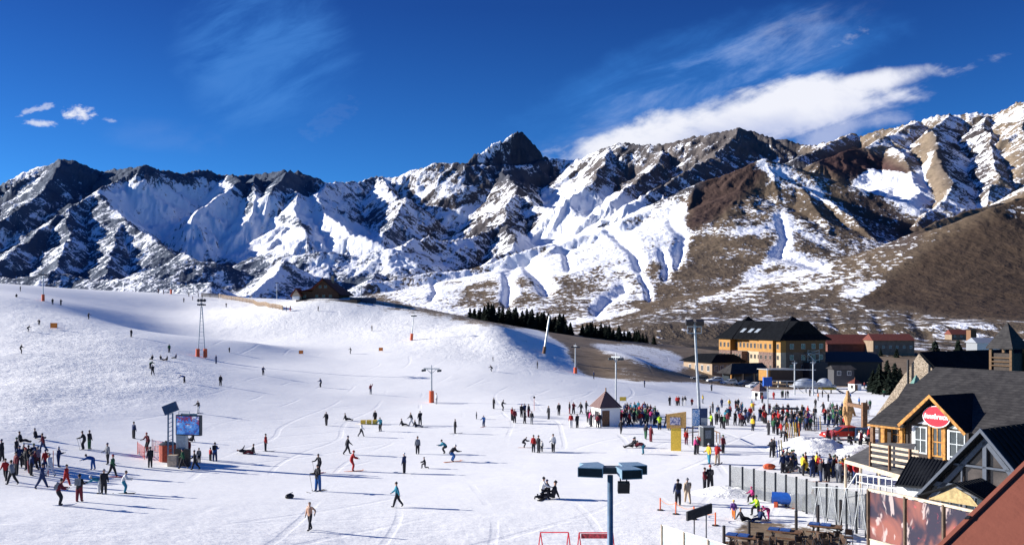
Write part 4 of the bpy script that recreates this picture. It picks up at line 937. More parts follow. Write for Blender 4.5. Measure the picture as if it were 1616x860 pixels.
CB = PD(1186, 606, 278); CB.z = -19.0; t = thing('entrance_canopy', 'dark pitched entrance canopy in front of the hotel', 'canopy', CB, math.atan2(.4, .92))
b = MB(); b.mesh([(-9, -2, 2.6), (6, -2, 2.6), (6, 5, 2.6), (-9, 5, 2.6), (-5, 2.6, 5.4), (6, 2.6, 5.4)], [(0, 1, 5, 4), (1, 2, 5), (2, 3, 4, 5), (3, 0, 4), (3, 2, 1, 0)]); b.done('roof', SLATE, t)
for x in (-8, -4, 0, 4): MB().box(x - .2, x + .2, -1.4, -1.0, -1, 2.6).done('column', YWOOD if x == -8 else CREAM, t)
MB().box(-7, 5.6, 1.2, 4.6, -1, 2.59).done('glazed_wall', GLASSD, t)
YB = PD(1222, 602, 268); YB.z = -18.9; t = thing('yellow_cabin', 'boxy ochre timber cabin under the hotel corner', 'cabin', YB, math.atan2(.4, .92))
MB().box(-1.5, 6.5, 0, 4, .8, 4.0).done('wall', M('dark_brown_boards', (.07, .045, .03), .7), t); MB().box(-2.2, -1.51, -.1, 4.1, .9, 4.0).done('end_wall', HYEL, t); MB().box(-2.5, 6.9, -.5, 4.5, 4.01, 4.2).done('roof', STEEL, t)
for x in (-1.4, 1.5, 4.5): MB().box(x, x + .3, .2, .5, -1, .8).done('post', STEEL, t)
# chairlift station: translucent domes over a steel frame
SB = PD(1284, 612, 235); SB.z = mesh_z(SB.x, SB.y)
t = thing('chairlift_station', 'chairlift station with two translucent domed shells on steel frames', 'lift station', SB, .15)
DOME = glass_mat('clear_dome_shell', (.55, .60, .66), .72)
for cx_, rx in ((-2.2, 3.1), (2.8, 1.9)):
    q = MB(); q.ball((cx_, 0, 1.9), 1.0, 18, 7, (rx, 1.8, 1.75), True); q.done('dome_shell', DOME, t, smooth=True)
b = MB(); b.box(-5.6, 5.2, -1.7, 1.7, 1.55, 1.85)
for x in (-5, -2, 1, 4.6): b.bar((x, 0, -.5), (x, 0, 1.6), .25); b.bar((x, -1.5, 1.5), (x + 1.8, -1.5, .0), .12)
for x in (-5.4, 5.0): b.bar((x, -1.6, 2.0), (x + .4, 1.6, 2.0), .1)
b.done('steel_frame', STEEL, t)
MB().cyl((3.5, 0, .9), (3.5, 0, 1.3), 2.3, n=20).done('bullwheel', YELLOW, t); MB().bar((5.2, 0, 1.2), (8.6, -1, -.6), .3).bar((8.6, -1, -.6), (10.6, -2, 1.0), .25).done('tension_arm', DSTEEL, t)
t = thing('gate_beam', 'pair of horizontal grey beams joining the two chairlift gate posts', 'beam', at(1254, 623), 0); o = Vector(t.location); b = MB()
q, r = at(1254, 623), at(1283, 624); k_ = q.y / F0
for dz in (40, 22): b.bar(q + Vector((-5.5, .3, dz * k_)), r + Vector((.8, .3, dz * k_)), .16)
b.done('beams', STEEL, t, o)
# dark sheds between hotel and conifers
def shed(px0, px1, ytop, ybase, D, label, wallm, roofm, rh=1.6, dep=10, name='shed', gable=False, win=0, base_drop=2):
    a, c = PD(px0, ybase, D), PD(px1, ybase, D); w = c.x - a.x; h = (ybase - ytop) / F0 * D - rh
    t = thing(name, label, 'building', a, 0); MB().box(0, w, 0, dep, -base_drop, h).done('wall', wallm, t)
    b = MB(); b.mesh([(-.5, -.6, h), (w + .5, -.6, h), (w + .5, dep + .6, h), (-.5, dep + .6, h), (.0 if not gable else -.5, dep / 2, h + rh), (w if not gable else w + .5, dep / 2, h + rh)], [(0, 1, 5, 4), (1, 2, 5), (2, 3, 4, 5), (3, 0, 4), (3, 2, 1, 0)]); b.done('roof', roofm, t)
    for k in range(win): winmaster(1.1, 1.2, WHITE, GLASSD, t, (w * (k + .5) / win, 0, h * .55), 0)
    return t
shed(1300, 1392, 556, 594, 300, 'long dark low shed right of the hotel', M('shed_wall', (.04, .035, .03), .8), M('shed_roof', (.03, .03, .035), .7), 3.0, 12)
shed(1316, 1348, 577, 596, 262, 'small dark hut with grey door in front of the long dark shed', M('hut_wall', (.06, .06, .065), .8), SLATE, 1.0, 5, 'hut', win=2)
shed(1058, 1142, 547, 556, 420, 'far low cabins with pale wall left of the hotel roof', CREAM, SLATE, 1.2, 8, 'cabin')
TANW = M('tan_stucco', (.22, .165, .115), .85, 0, .15, .5)
shed(1306, 1402, 528, 556, 450, 'long low building with a wide red roof behind the hotel', M('red_band_wall', (.14, .055, .04), .8, 0, .2, .5), REDR, 4.4, 16, 'long_building', win=0)
shed(1378, 1443, 527, 560, 440, 'red-roofed tan block with windows at the right end of the long building', TANW, REDR, 3.0, 12, 'housing_block', win=6)
shed(1502, 1532, 520, 534, 620, 'small distant house with a red roof near the right edge', TANW, REDR, 3.2, 10, 'house', win=3)
shed(1532, 1541, 518, 536, 600, 'narrow dark distant hut beside the small red-roofed house', BWOOD, SLATE, 1.0, 6, 'hut')
shed(1542, 1578, 533, 550, 330, 'grey metal roofed hut below the distant red-roofed house', STEEL, STEEL, 1.8, 8, 'hut')

# ------------------------------------------------------------------ chalet on the ridge
cb = PD(500, 468, 322); cb.z = mesh_z(cb.x, cb.y) - .3
t = thing('chalet', 'dark timber chalet with a red pitched roof on the ridge', 'chalet', cb, math.radians(-14)); k_ = cb.y / F0
MB().box(-6.5, 8, 0, 9, -2.5, 2.6).done('wall', M('dark_log_wall', (.05, .028, .018), .8, 0, .4, 3), t)
b = MB(); b.mesh([(-7.5, -1.4, 2.3), (-7.5, 10, 2.3), (-1.5, -1.4, 3.6), (-1.5, 10, 3.6), (2.6, -1.4, 7.0), (1.0, 10, 7.0), (9.4, -1.4, 1.4), (9.4, 10, 1.4)], [(0, 2, 3, 1), (2, 4, 5, 3), (4, 6, 7, 5)])
b.mesh([(v[0], v[1], v[2] - .25) for v in [(-7.5, -1.4, 2.3), (-7.5, 10, 2.3), (-1.5, -1.4, 3.6), (-1.5, 10, 3.6), (2.6, -1.4, 7.0), (1.0, 10, 7.0), (9.4, -1.4, 1.4), (9.4, 10, 1.4)]], [(1, 3, 2, 0), (3, 5, 4, 2), (5, 7, 6, 4)]); b.done('roof', REDR, t)
b = MB(); b.slab([(-1.5, 0, 2.6), (8, 0, 2.55), (2.6, 0, 6.7), (-1.5, 0, 3.4)], (0, .2, 0)); b.done('gable_wall', M('dark_log_wall', (.05, .028, .018)), t)
for x, z in ((1.2, 4.2), (3.2, 4.2), (.0, 1.0), (2.5, 1.0), (5, 1.0), (-4.5, 1.0)): winmaster(1.2, 1.1, BWOOD, GLASSD, t, (x, -.0, z), 0)
b = MB(); b.slab([(-8.6, -1.2, -.2), (-5.6, -1.2, -.2), (-5.6, -1.2, 1.2), (-7.1, -1.2, 3.2), (-8.6, -1.2, 1.2)], (0, 3, 0)); b.done('porch', PWOOD, t)
b = MB(); b.slab([(-9.0, -1.6, .9), (-7.1, -1.6, 3.5), (-7.1, -1.6, 3.75), (-9.2, -1.6, 1.1)], (0, 3.6, 0)); b.slab([(-7.1, -1.6, 3.5), (-5.2, -1.6, .9), (-5.0, -1.6, 1.1), (-7.1, -1.6, 3.75)], (0, 3.6, 0)); b.done('porch_roof', REDR, t)
MB().box(-8.4, -5.8, -1.3, -1.22, -.3, 1.0).done('porch_wall', WHITE, t)
MB().box(3.4, 4.2, 4, 4.8, 5, 8.0).done('chimney', STONE, t)
MB().box(-6, 16, -3.4, -.1, -2.6, -.3).done('deck', M('dark_deck_wood', (.06, .045, .035), .8), t)  # deck in one even dark brown wood colour
p_ = PD(572, 467, 318); p_.z = mesh_z(p_.x, p_.y); t = thing('storage_container', 'long dark blue container right of the chalet', 'container', p_, -.2); MB().box(-4.5, 4, 0, 2.4, -.5, 1.5).done('container_body', M('navy_container', (.02, .035, .07), .6), t); MB().box(-4.6, 4.1, -.1, 2.5, 1.5, 1.62).done('container_roof', STEEL, t)

# ------------------------------------------------------------------ lodge at the right
Dv = Vector((.5, -.866, 0)); Nv = Vector((.866, .5, 0))               # along the front wall, and into the building
L0 = Vector((35.4, 92, 0))
def LP3(t_, k, z): v = L0 + Dv * t_ + Nv * k; v.z = z; return v
LB = LP3(6, 3, -14.0); t = thing('lodge', 'slate-roofed lodge with honey wood gable and a red oval sign', 'lodge', LB, 0); o = Vector(LB)
EV, RD = -10.0, -5.25
def slabq(name, pts, th, mat, parent=None): return MB().slab(pts, th).done(name, mat, parent or t, o)
RTOP = Vector((0, 0, .14))
slabq('main_roof', [LP3(-.6, -.7, EV - .35), LP3(3.55, -.7, EV - .35), LP3(3.3, 0, EV), LP3(6.4, 5.36, -7.32), LP3(9.9, 0, EV), LP3(9.9, -.4, EV - .2), LP3(26, -.4, EV - .2), LP3(26, 9.5, RD), LP3(-.6, 9.5, RD)], RTOP, SLATE)
slabq('rear_roof', [LP3(-.6, 9.5, RD), LP3(26, 9.5, RD), LP3(26, 19, EV), LP3(-.6, 19, EV)], RTOP, SLATE)
slabq('dormer_roof', [LP3(6.4, -.9, -7.25), LP3(6.4, 5.36, -7.25), LP3(3.1, -.25, EV - .02), LP3(3.1, -.9, EV - .02)], RTOP, SLATE)
slabq('dormer_roof', [LP3(6.4, -.9, -7.25), LP3(6.4, 5.36, -7.25), LP3(9.95, .0, EV - .15), LP3(9.95, -.9, EV - .15)], RTOP, DROOF)  # slope turned from the sun: its shade is painted in as near-black
slabq('bargeboard', [LP3(6.4, -.98, -7.0), LP3(3.0, -.98, EV - .05), LP3(3.2, -.98, EV - .28), LP3(6.4, -.98, -7.36)], -Nv * .07, YWOOD)
slabq('bargeboard', [LP3(6.4, -.98, -7.0), LP3(6.4, -.98, -7.36), LP3(9.85, -.98, EV - .35), LP3(10.05, -.98, EV - .15)], -Nv * .07, YWOOD)
DWALL = M('dark_stained_boards', (.035, .025, .02), .7, 0, .3, 4)
slabq('gable_wall', [LP3(3.4, 0, -14.3), LP3(9.6, 0, -14.3), LP3(9.6, 0, EV - .1), LP3(6.4, 0, -7.5), LP3(3.4, 0, EV - .1)], Nv * .25, DWALL)
slabq('front_wall', [LP3(-.2, .35, -14.5), LP3(3.4, .35, -14.5), LP3(3.4, .35, EV), LP3(-.2, .35, EV)], Nv * .25, DWALL)
slabq('front_wall', [LP3(9.6, .35, -14.5), LP3(25, .35, -14.5), LP3(25, .35, EV), LP3(9.6, .35, EV)], Nv * .25, DWALL)
slabq('side_wall', [LP3(-.2, .6, -14.5), LP3(-.2, 18, -14.5), LP3(-.2, 18, EV + .3), LP3(-.2, 9.5, RD - .1), LP3(-.2, .6, EV)], Dv * .25, STONE)
for tk, w_, mt_ in ((-.3, .34, BWOOD), (1.0, .42, YWOOD), (3.0, .34, YWOOD)): MB().bar(LP3(tk, -.35, -14.3), LP3(tk, -.35, EV - .2), w_, up=Nv).done('post', mt_, t, o)
slabq('sill_board', [LP3(1.2, -.2, -12.55), LP3(3.3, -.2, -12.55), LP3(3.3, -.2, -12.0), LP3(1.2, -.2, -12.0)], -Nv * .12, YWOOD)
slabq('eave_board', [LP3(-.6, -.72, EV - .55), LP3(3.1, -.72, EV - .55), LP3(3.1, -.72, EV - .37), LP3(-.6, -.72, EV - .37)], -Nv * .05, YWOOD)
GL_REF = M('lodge_window_glass', (.03, .04, .045), .12, 0, .5, .8, .6)
LWH = M('pale_window_frame', (.42, .46, .47), .6)
def lw(c, w, h, fm=LWH, **k): return window(t, c - o, Dv, w, h, -Nv, fm, GL_REF, **k)
lw(LP3(2.1, .34, -11.2), 1.5, 1.6, YWOOD, cross=True)
lw(LP3(4.8, -.0, -11.35), 1.35, 2.5, cross=True, fr=.13); lw(LP3(6.55, -.02, -11.35), 1.1, 2.7, YWOOD, cross=True, fr=.14); lw(LP3(8.5, -.0, -11.35), 1.6, 2.4, cross=True, fr=.11)
slabq('timber_trim', [LP3(5.7, -.06, -9.95), LP3(7.5, -.06, -9.95), LP3(7.5, -.06, -9.75), LP3(5.7, -.06, -9.75)], -Nv * .12, YWOOD)
for tk in (5.82, 7.34): MB().bar(LP3(tk, -.12, -13.6), LP3(tk, -.12, -9.96), .24, up=Nv).done('timber_trim', YWOOD, t, o)
for tk in (4.0, 7.68): MB().bar(LP3(tk, -.05, -12.8), LP3(tk, -.05, -10.1), .2, .1, up=Nv).done('white_trim', WHITE, t, o)
slabq('white_trim', [LP3(7.7, -.03, -9.95), LP3(9.3, -.03, -10.0), LP3(8.6, -.03, -9.45)], -Nv * .05, M('pale_green_board', (.45, .55, .50), .6)); slabq('white_trim', [LP3(4.5, -.03, -9.85), LP3(5.65, -.03, -9.85), LP3(5.4, -.03, -9.45)], -Nv * .05, WHITE)
# red oval sign
sc_ = LP3(6.75, -.42, -9.0); ts = thing('oval_sign', 'red oval sign with white script and white rim on the lodge gable', 'sign', sc_, 0)
def oval(a, b_, d, th, mat, nm_, z0=0):
    q = MB(); q.slab([sc_ + Dv * a * math.cos(k * math.pi / 18) + Vector((0, 0, b_ * math.sin(k * math.pi / 18) + z0)) - Nv * d for k in range(36)], -Nv * th); return q.done(nm_, mat, ts, sc_)
oval(1.40, .98, .0, .10, WHITE, 'sign_rim', -.03); oval(1.30, .90, .11, .05, M('signal_red', (.55, .012, .03), .35, 0, .1), 'sign_face')
cu = bpy.data.curves.new('lettering', 'FONT'); cu.body = 'Innsbruck'; cu.size = .62; cu.align_x = 'CENTER'; cu.align_y = 'CENTER'; cu.extrude = .015; cu.shear = .3; cu.offset = .022
co_ = bpy.data.objects.new('lettering', cu); scene.collection.objects.link(co_); cu.materials.append(WHITE)
dg = bpy.context.evaluated_depsgraph_get(); me_ = bpy.data.meshes.new_from_object(co_.evaluated_get(dg)); bpy.data.objects.remove(co_); me_.name = 'lettering'
lo_ = bpy.data.objects.new('lettering', me_); scene.collection.objects.link(lo_); me_.materials.clear(); me_.materials.append(WHITE); lo_.parent = ts
rm = Matrix((Dv, Vector((0, 0, 1)), -Nv)).transposed(); lo_.location = -Nv * .18; lo_.rotation_euler = rm.to_euler()
# stone gable building behind
SG0 = PD(1450, 558, 115)
def SP(a, k, z): v = Vector((SG0.x, SG0.y, 0)) + Dv * a + Nv * k; v.z = z; return v
t = thing('stone_building', 'pale stone gable-end building with a long black roof behind the lodge', 'building', SP(0, 5, -14), 0); o = Vector(t.location)
slabq('gable_wall', [SP(-6.6, 0, -16), SP(2.6, 0, -16), SP(2.6, 0, -6.9), SP(0, 0, SG0.z), SP(-6.2, 0, -12.4), SP(-6.6, 0, -14.2)], Nv * .7, STONE)
slabq('roof', [SP(0, .2, SG0.z + .1), SP(0, 24, SG0.z + .1), SP(7.2, 24, -10.5), SP(7.2, .2, -10.5)], RTOP, HBLK)
slabq('roof', [SP(0, .75, SG0.z - .05), SP(0, 24, SG0.z - .05), SP(-6.2, 24, -14.2), SP(-6.2, .75, -14.2)], RTOP, HBLK)
slabq('rear_wall', [SP(-6, 23.5, -16), SP(6.5, 23.5, -16), SP(6.5, 23.5, -10), SP(0, 23.5, -4.9), SP(-6, 23.5, -14)], Nv * .4, STONE)
b = MB(); b.slab([PD(1413, 635, 103), PD(1450, 636, 101), PD(1470, 606, 109), PD(1431, 607, 112)], RTOP); b.done('lean_to_roof', SLATE, t, o)
b = MB(); c0 = SP(.4, -1.0, -8.0); b.mesh([c0 + Vector(v) for v in [(-1, -1, -1), (1, -1, -1), (1, 1, -1), (-1, 1, -1), (0, 0, 1.1)]], [(0, 1, 4), (1, 2, 4), (2, 3, 4), (3, 0, 4), (3, 2, 1, 0)]); b.done('roof_vent', M('green_copper', (.10, .20, .17), .6), t, o)
for a_, z1 in ((-1.2, -5.2), (1.75, -5.7)): v = SP(a_, -.4, 0); q = MB(); q.cyl((v.x, v.y, -9.6), (v.x, v.y, z1), .14, n=10); q.done('flue_pipe', BLACK, t, o)
# corner tower
TW = PD(1590, 508, 98); t = thing('corner_tower', 'small square tower with grey pyramid roof at the far right', 'tower', (TW.x, TW.y, -12), math.atan2(-.866, .5))
za = TW.z + 12; ze = PD(0, 548, 98).z + 12
b = MB(); e = 1.45; b.mesh([(-e, -e, ze), (e, -e, ze), (e, e, ze), (-e, e, ze), (0, 0, za), (-e, -e, ze - .15), (e, -e, ze - .15), (e, e, ze - .15), (-e, e, ze - .15)], [(0, 1, 4), (1, 2, 4), (2, 3, 4), (3, 0, 4), (5, 6, 1, 0), (6, 7, 2, 1), (7, 8, 3, 2), (8, 5, 0, 3), (8, 7, 6, 5)]); b.done('roof', SLATE, t)
for sx, sy in ((-1.1, -1.1), (1.1, -1.1), (-1.1, 1.1), (1.1, 1.1)): MB().box(sx - .13, sx + .13, sy - .13, sy + .13, -3, ze - .15).done('corner_post', M('amber_wood', (.10, .05, .015), .6), t)
MB().box(-1.05, 1.05, -1.05, 1.05, -3, ze - .6).done('wall', DWALL, t)
b = MB()
for z in (.5, .9, 1.3): b.box(-1.15, 1.15, -1.25, -1.15, ze - 1.5 + z * .0 - z + .9, ze - 1.5 - z + 1.0)
b.done('balustrade', M('amber_wood', (.20, .09, .02)), t)
# grey glazed gable building
G0 = PD(1556, 681, 48.); Gd = Vector((.6, -.8, 0)); Gb = Vector((.8, .6, 0))
def GP(a, k, z): v = Vector((G0.x, G0.y, 0)) + Gd * a + Gb * k; v.z = z; return v
t = thing('glazed_gable_building', 'near building with a blue-grey glazed gable and black roof', 'building', GP(0, 4, -13.8), 0); o = Vector(t.location)
FR = M('blue_grey_frame', (.075, .088, .115), .5, 0, .1); az = G0.z; W_ = 3.3; ez_ = az - 3.75
slabq('roof', [GP(0, -.5, az), GP(0, 13, az), GP(W_ + .3, 13, ez_ - .3), GP(W_ + .3, -.5, ez_ - .3)], Vector((0, 0, .16)), DROOF)
slabq('roof', [GP(0, -.5, az), GP(0, 13, az), GP(-W_ - .3, 13, ez_ - .3), GP(-W_ - .3, -.5, ez_ - .3)], Vector((0, 0, .16)), DROOF)
b = MB()
for k in np.arange(.2, 12.8, .55): b.bar(GP(.05, k, az + .19), GP(W_ + .3, k, ez_ - .11), .05)
b.done('roof_seams', DROOF, t, o)
for s_ in (-1, 1):
    slabq('rake_board', [GP(0, -.52, az + .22), GP(s_ * (W_ + .35), -.52, ez_ - .12), GP(s_ * (W_ + .35), -.52, ez_ - .30), GP(0, -.52, az + .0)], -Gb * .08, FR)
    slabq('rafter', [GP(0, -.05, az - .3), GP(s_ * W_, -.05, ez_ - .35), GP(s_ * (W_ - .2), -.05, ez_ - .5), GP(0, -.05, az - .62)], -Gb * .12, FR)
TB = az - 2.95
for a0, a1, z0, z1 in ((-2.75, 2.75, TB - .12, TB + .12), (-.1, .1, TB + .12, az - .5), (-1.85, 1.85, az - 1.85, az - 1.75)): slabq('mullion', [GP(a0, -.03, z0), GP(a1, -.03, z0), GP(a1, -.03, z1), GP(a0, -.03, z1)], -Gb * .14, FR)
for s_ in (-1, 1): slabq('mullion', [GP(s_ * 1.2 - .04, -.03, TB + .12), GP(s_ * 1.2 + .04, -.03, TB + .12), GP(s_ * 1.2 + .04, -.03, az - 1.86), GP(s_ * 1.2 - .04, -.03, az - 1.86)], -Gb * .1, FR)
slabq('gable_glass', [GP(-2.75, .05, TB), GP(2.75, .05, TB), GP(0, .05, az - .2)], Gb * .03, M('brown_tinted_glass', (.06, .05, .045), .1, 0, .4, .7, .6))
slabq('front_wall', [GP(-2.9, .1, -13.9), GP(2.9, .1, -13.9), GP(2.9, .1, TB), GP(-2.9, .1, TB)], Gb * .15, M('grey_lower_wall', (.16, .15, .14), .7))
slabq('side_wall', [GP(-2.9, .3, -13.9), GP(-2.9, 12, -13.9), GP(-2.9, 12, ez_), GP(-2.9, .3, ez_)], Gd * .15, M('grey_lower_wall', (.16, .15, .14)))
for a_ in (-1.9, -.6, .8, 2.0): window(t, GP(a_, .1, TB - 1.35) - o, Gd, 1.1, 1.9, -Gb, FR, GL_REF)
# small porch canopy under it
PC = PD(1530, 770, 44.); t = thing('porch_canopy', 'little black ribbed canopy over a cream sign board, near the red roof', 'canopy', (PC.x, PC.y, -13.8), 0); o = Vector(t.location)
def QP(a, k, z): v = Vector((PC.x, PC.y, 0)) + Gd * a + Gb * k; v.z = z; return v
slabq('roof', [QP(-.2, -1.0, PC.z + .25), QP(-.2, 1.4, PC.z + .25), QP(2.2, 1.4, PC.z - .75), QP(2.2, -1.0, PC.z - .75)], Vector((0, 0, .06)), DROOF)
slabq('roof', [QP(-.2, -1.0, PC.z + .25), QP(-.2, 1.4, PC.z + .25), QP(-2.0, 1.4, PC.z - .55), QP(-2.0, -1.0, PC.z - .55)], Vector((0, 0, .06)), DROOF)
b = MB()
for k in np.arange(-.9, 1.4, .22): b.bar(QP(-.1, k, PC.z + .32), QP(2.15, k, PC.z - .67), .03)
b.done('roof_ribs', DROOF, t, o)
slabq('cream_board', [QP(-1.5, -.9, PC.z - .62), QP(.9, -.9, PC.z - .62), QP(.5, -.9, PC.z - .2), QP(-.2, -.9, PC.z + .1)], Gb * .05, M('cream_board', (.42, .31, .14), .6))
for a_ in (-1.5, 1.6): MB().bar(QP(a_, -.7, -14), QP(a_, -.7, PC.z - .55), .1).done('post', BWOOD, t, o)
# seamed lean-to roof left of the glazed gable
S_ = [PD(1437, 722, 60.5), PD(1500, 730, 57), PD(1476, 772, 51.5), PD(1412, 767, 54.5)]
t = thing('seamed_roof_shelter', 'shelter with dark standing-seam roof left of the glazed gable', 'shelter', (S_[3].x + 1, S_[3].y + 3, -13.8), 0); o = Vector(t.location)
slabq('roof', S_, Vector((0, 0, .1)), DROOF); b = MB()
for k in range(12): f_ = (k + .3) / 12; b.bar(S_[0].lerp(S_[1], f_) + Vector((0, 0, .12)), S_[3].lerp(S_[2], f_) + Vector((0, 0, .12)), .045)
b.done('roof_seams', DROOF, t, o)
q3, q2 = S_[3].lerp(S_[0], .12), S_[2].lerp(S_[1], .12)
slabq('wall', [Vector((q3.x, q3.y, -13.9)), Vector((q2.x, q2.y, -13.9)), q2 - Vector((0, 0, .12)), q3 - Vector((0, 0, .12))], Vector((.1, .15, 0)), M('pale_grey_wall', (.40, .41, .42), .7))
MB().bar(Vector((q2.x, q2.y, -13.9)), q2 - Vector((0, 0, .1)), .3).done('corner_post', BWOOD, t, o)
# terrace roof with timber railing
T0, T1, T2, T3 = PD(1333, 727, 72.7), PD(1426, 753, 64.5), PD(1445, 702, 76), PD(1384, 700, 80.5)
t = thing('terrace_shelter', 'open terrace shelter with grey deck roof and pale timber railings', 'shelter', (T0.x + 3, T0.y, mesh_z(T0.x + 3, T0.y)), 0); o = Vector(t.location)
slabq('deck_roof', [T0, T1, T2, T3], Vector((0, 0, .12)), M('grey_deck_felt', (.10, .095, .09), .85, 0, .3, 2))
slabq('fascia', [T0 + Vector((0, -.03, -.16)), T1 + Vector((0, -.03, -.22)), T1 + Vector((0, -.03, .12)), T0 + Vector((0, -.03, .12))], Vector((-.04, -.05, 0)), PWOOD)
R0, R1 = T0.lerp(T1, .48), T1 + Vector((.5, 0, 0)); R0 = R0 + Vector((0, .15, .1)); R1 = R1 + Vector((0, .15, .1))
for dz in (.42, .84, 1.26, 1.62): MB().bar(R0 + Vector((0, 0, dz)), R1 + Vector((.6, 0, dz)), .06, .17).done('rail_board', PWOOD, t, o)
for f_ in (0, .5, 1): v = R0.lerp(R1, f_); MB().bar(v, v + Vector((0, 0, 1.8)), .16).done('rail_post', BWOOD, t, o)
for f_ in (.02, .3, .62, .95):
    for a_, c_ in ((T0, T1), (T3, T2)):
        v = a_.lerp(c_, f_) + Vector((.1, .3, 0)); MB().cyl((v.x, v.y, mesh_z(v.x, v.y) - .2), v - Vector((0, 0, .05)), .11, n=8).done('column', PWOOD, t, o)
# white tube railing below the terrace
a_, c_ = PD(1352, 747, 64), PD(1418, 757, 58.5); t = thing('tube_railing', 'white steel tube railing under the terrace shelter', 'railing', (a_.x, a_.y, mesh_z(a_.x, a_.y)), 0); o = Vector(t.location); b = MB(); b.bar(a_, c_, .09); b.bar(a_ - Vector((0, 0, .55)), c_ - Vector((0, 0, .55)), .05)
for k in range(8): v = a_.lerp(c_, k / 7); b.bar(v, (v.x, v.y, mesh_z(v.x, v.y) - .1), .06)
b.bar(a_, (a_.x - .9, a_.y - .3, a_.z - 1.2), .06); b.done('tube_frame', WHITE, t, o)
# printed wind panels at the bottom right
m, g_, b_ = new_mat('printed_picture_panel'); pp = g_.n('ShaderNodeTexCoord').outputs['Object']; n0 = g_.noise(pp, .45, 3, .5, dist=.9); n1_ = g_.noise(g_.scl(pp, (1.6, 1, .5)), .9, 4, .55, dist=1.2); n2_ = g_.noise(pp, 5, 4, .6)
c_ = g_.mix(g_.ss(n0, .42, .6), (.018, .014, .03), (.22, .075, .055)); c_ = g_.mix(g_.ss(n1_, .54, .59, 0, .8), c_, (.42, .33, .31)); c_ = g_.mix(g_.ss(n2_, .62, .75, 0, .5), c_, (.5, .07, .09))
g_.put(b_.inputs['Base Color'], c_); b_.inputs['Roughness'].default_value = .3; PRINT = m
PT = [(1371, 772, 40.5), (1429, 783, 38.2), (1490, 796, 36.0), (1553, 810, 34.0), (1620, 826, 32.0)]
T_ = [PD(*a) for a in PT]; t = thing('printed_wind_panels', 'row of tall panels printed with a blurry reddish picture, bottom right', 'wind panels', (T_[0].x, T_[0].y, -13.8), 0); o = Vector(t.location)
for i, q in enumerate(T_):
    MB().box(-.07, .07, -.07, .07, -13.9, q.z, Matrix.Translation((q.x, q.y, 0))).done('post', M('bronze_post', (.13, .09, .06), .5, .3), t, o)
    if i < 4:
        r = T_[i + 1]; d = (r - q).normalized() * .09; a_, c_ = q + d, r - d
        MB().slab([a_ - Vector((0, 0, 2.05)), c_ - Vector((0, 0, 2.05)), c_ - Vector((0, 0, .1)), a_ - Vector((0, 0, .1))], (.03, .03, 0)).done('printed_pane', PRINT, t, o)
        MB().bar(q, r, .1, .1).done('top_rail', M('bronze_post', (.13, .09, .06)) if 0 else PWOOD, t, o); MB().bar(a_ - Vector((0, 0, 2.1)), c_ - Vector((0, 0, 2.1)), .06).done('lower_rail', PWOOD, t, o)
        MB().slab([a_ - Vector((0, 0, 3.3)), c_ - Vector((0, 0, 3.3)), c_ - Vector((0, 0, 2.15)), a_ - Vector((0, 0, 2.15))], (.03, .03, 0)).done('cream_panel', M('cream_panel', (.62, .56, .44), .6), t, o)
cu = bpy.data.curves.new('red_letters', 'FONT'); cu.body = 'OU'; cu.size = .75; cu.extrude = .01
co_ = bpy.data.objects.new('red_letters', cu); scene.collection.objects.link(co_); dg = bpy.context.evaluated_depsgraph_get(); me_ = bpy.data.meshes.new_from_object(co_.evaluated_get(dg)); bpy.data.objects.remove(co_)
lo_ = bpy.data.objects.new('red_letters', me_); scene.collection.objects.link(lo_); me_.materials.clear(); me_.materials.append(REDT); lo_.parent = t
d = (T_[1] - T_[0]); d.z = 0; d.normalize(); nn_ = Vector((d.y, -d.x, 0)); lo_.rotation_euler = Matrix((d, Vector((0, 0, 1)), nn_)).transposed().to_euler(); lo_.location = T_[0] + d * .2 + nn_ * .05 - Vector((0, 0, 2.95)) - o
# red roof corner very near
D_ = 7.0; m, g_, b_ = new_mat('terracotta_painted_roof'); n_ = g_.noise(g_.n('ShaderNodeTexCoord').outputs['Object'], 6, 5, .6); g_.put(b_.inputs['Base Color'], g_.mix(n_, (.17, .045, .025), (.20, .056, .032))); b_.inputs['Roughness'].default_value = .8
g_.put(b_.inputs['Normal'], g_.bump(n_, .02, .4))
RN = Vector((-.36, -.33, .873)).normalized(); RC = RN.dot(PD(1486, 862, 6.2))
def RPt(px, py): v = PD(px, py, 1.0); return v * (RC / RN.dot(v))
A2, C2 = RPt(1400, 945.6), RPt(1700, 654); B2 = RPt(1760, 1000); E2 = RPt(1420, 1060)
t = thing('near_red_roof', 'terracotta red roof corner at the bottom right edge, very close', 'roof', RPt(1600, 820), 0); o = Vector(t.location)
MB().slab([A2, C2, B2, E2], -RN * .06).done('roof_plane', m, t, o)
e1 = (C2 - A2).normalized(); b = MB(); b.bar(A2 + RN * .004, C2 + RN * .004, .035, .03); b.done('roof_edge', m, t, o)
v = A2.lerp(C2, .385); en = e1.cross(RN).normalized(); b = MB(); b.slab([v + en * -.012 + RN * .018, v + e1 * .035 + en * -.01 + RN * .018, v + e1 * .04 + en * .01 + RN * .018, v + e1 * .01 + en * .014 + RN * .018], RN * .01); b.done('gutter_clip', BLACK, t, o)

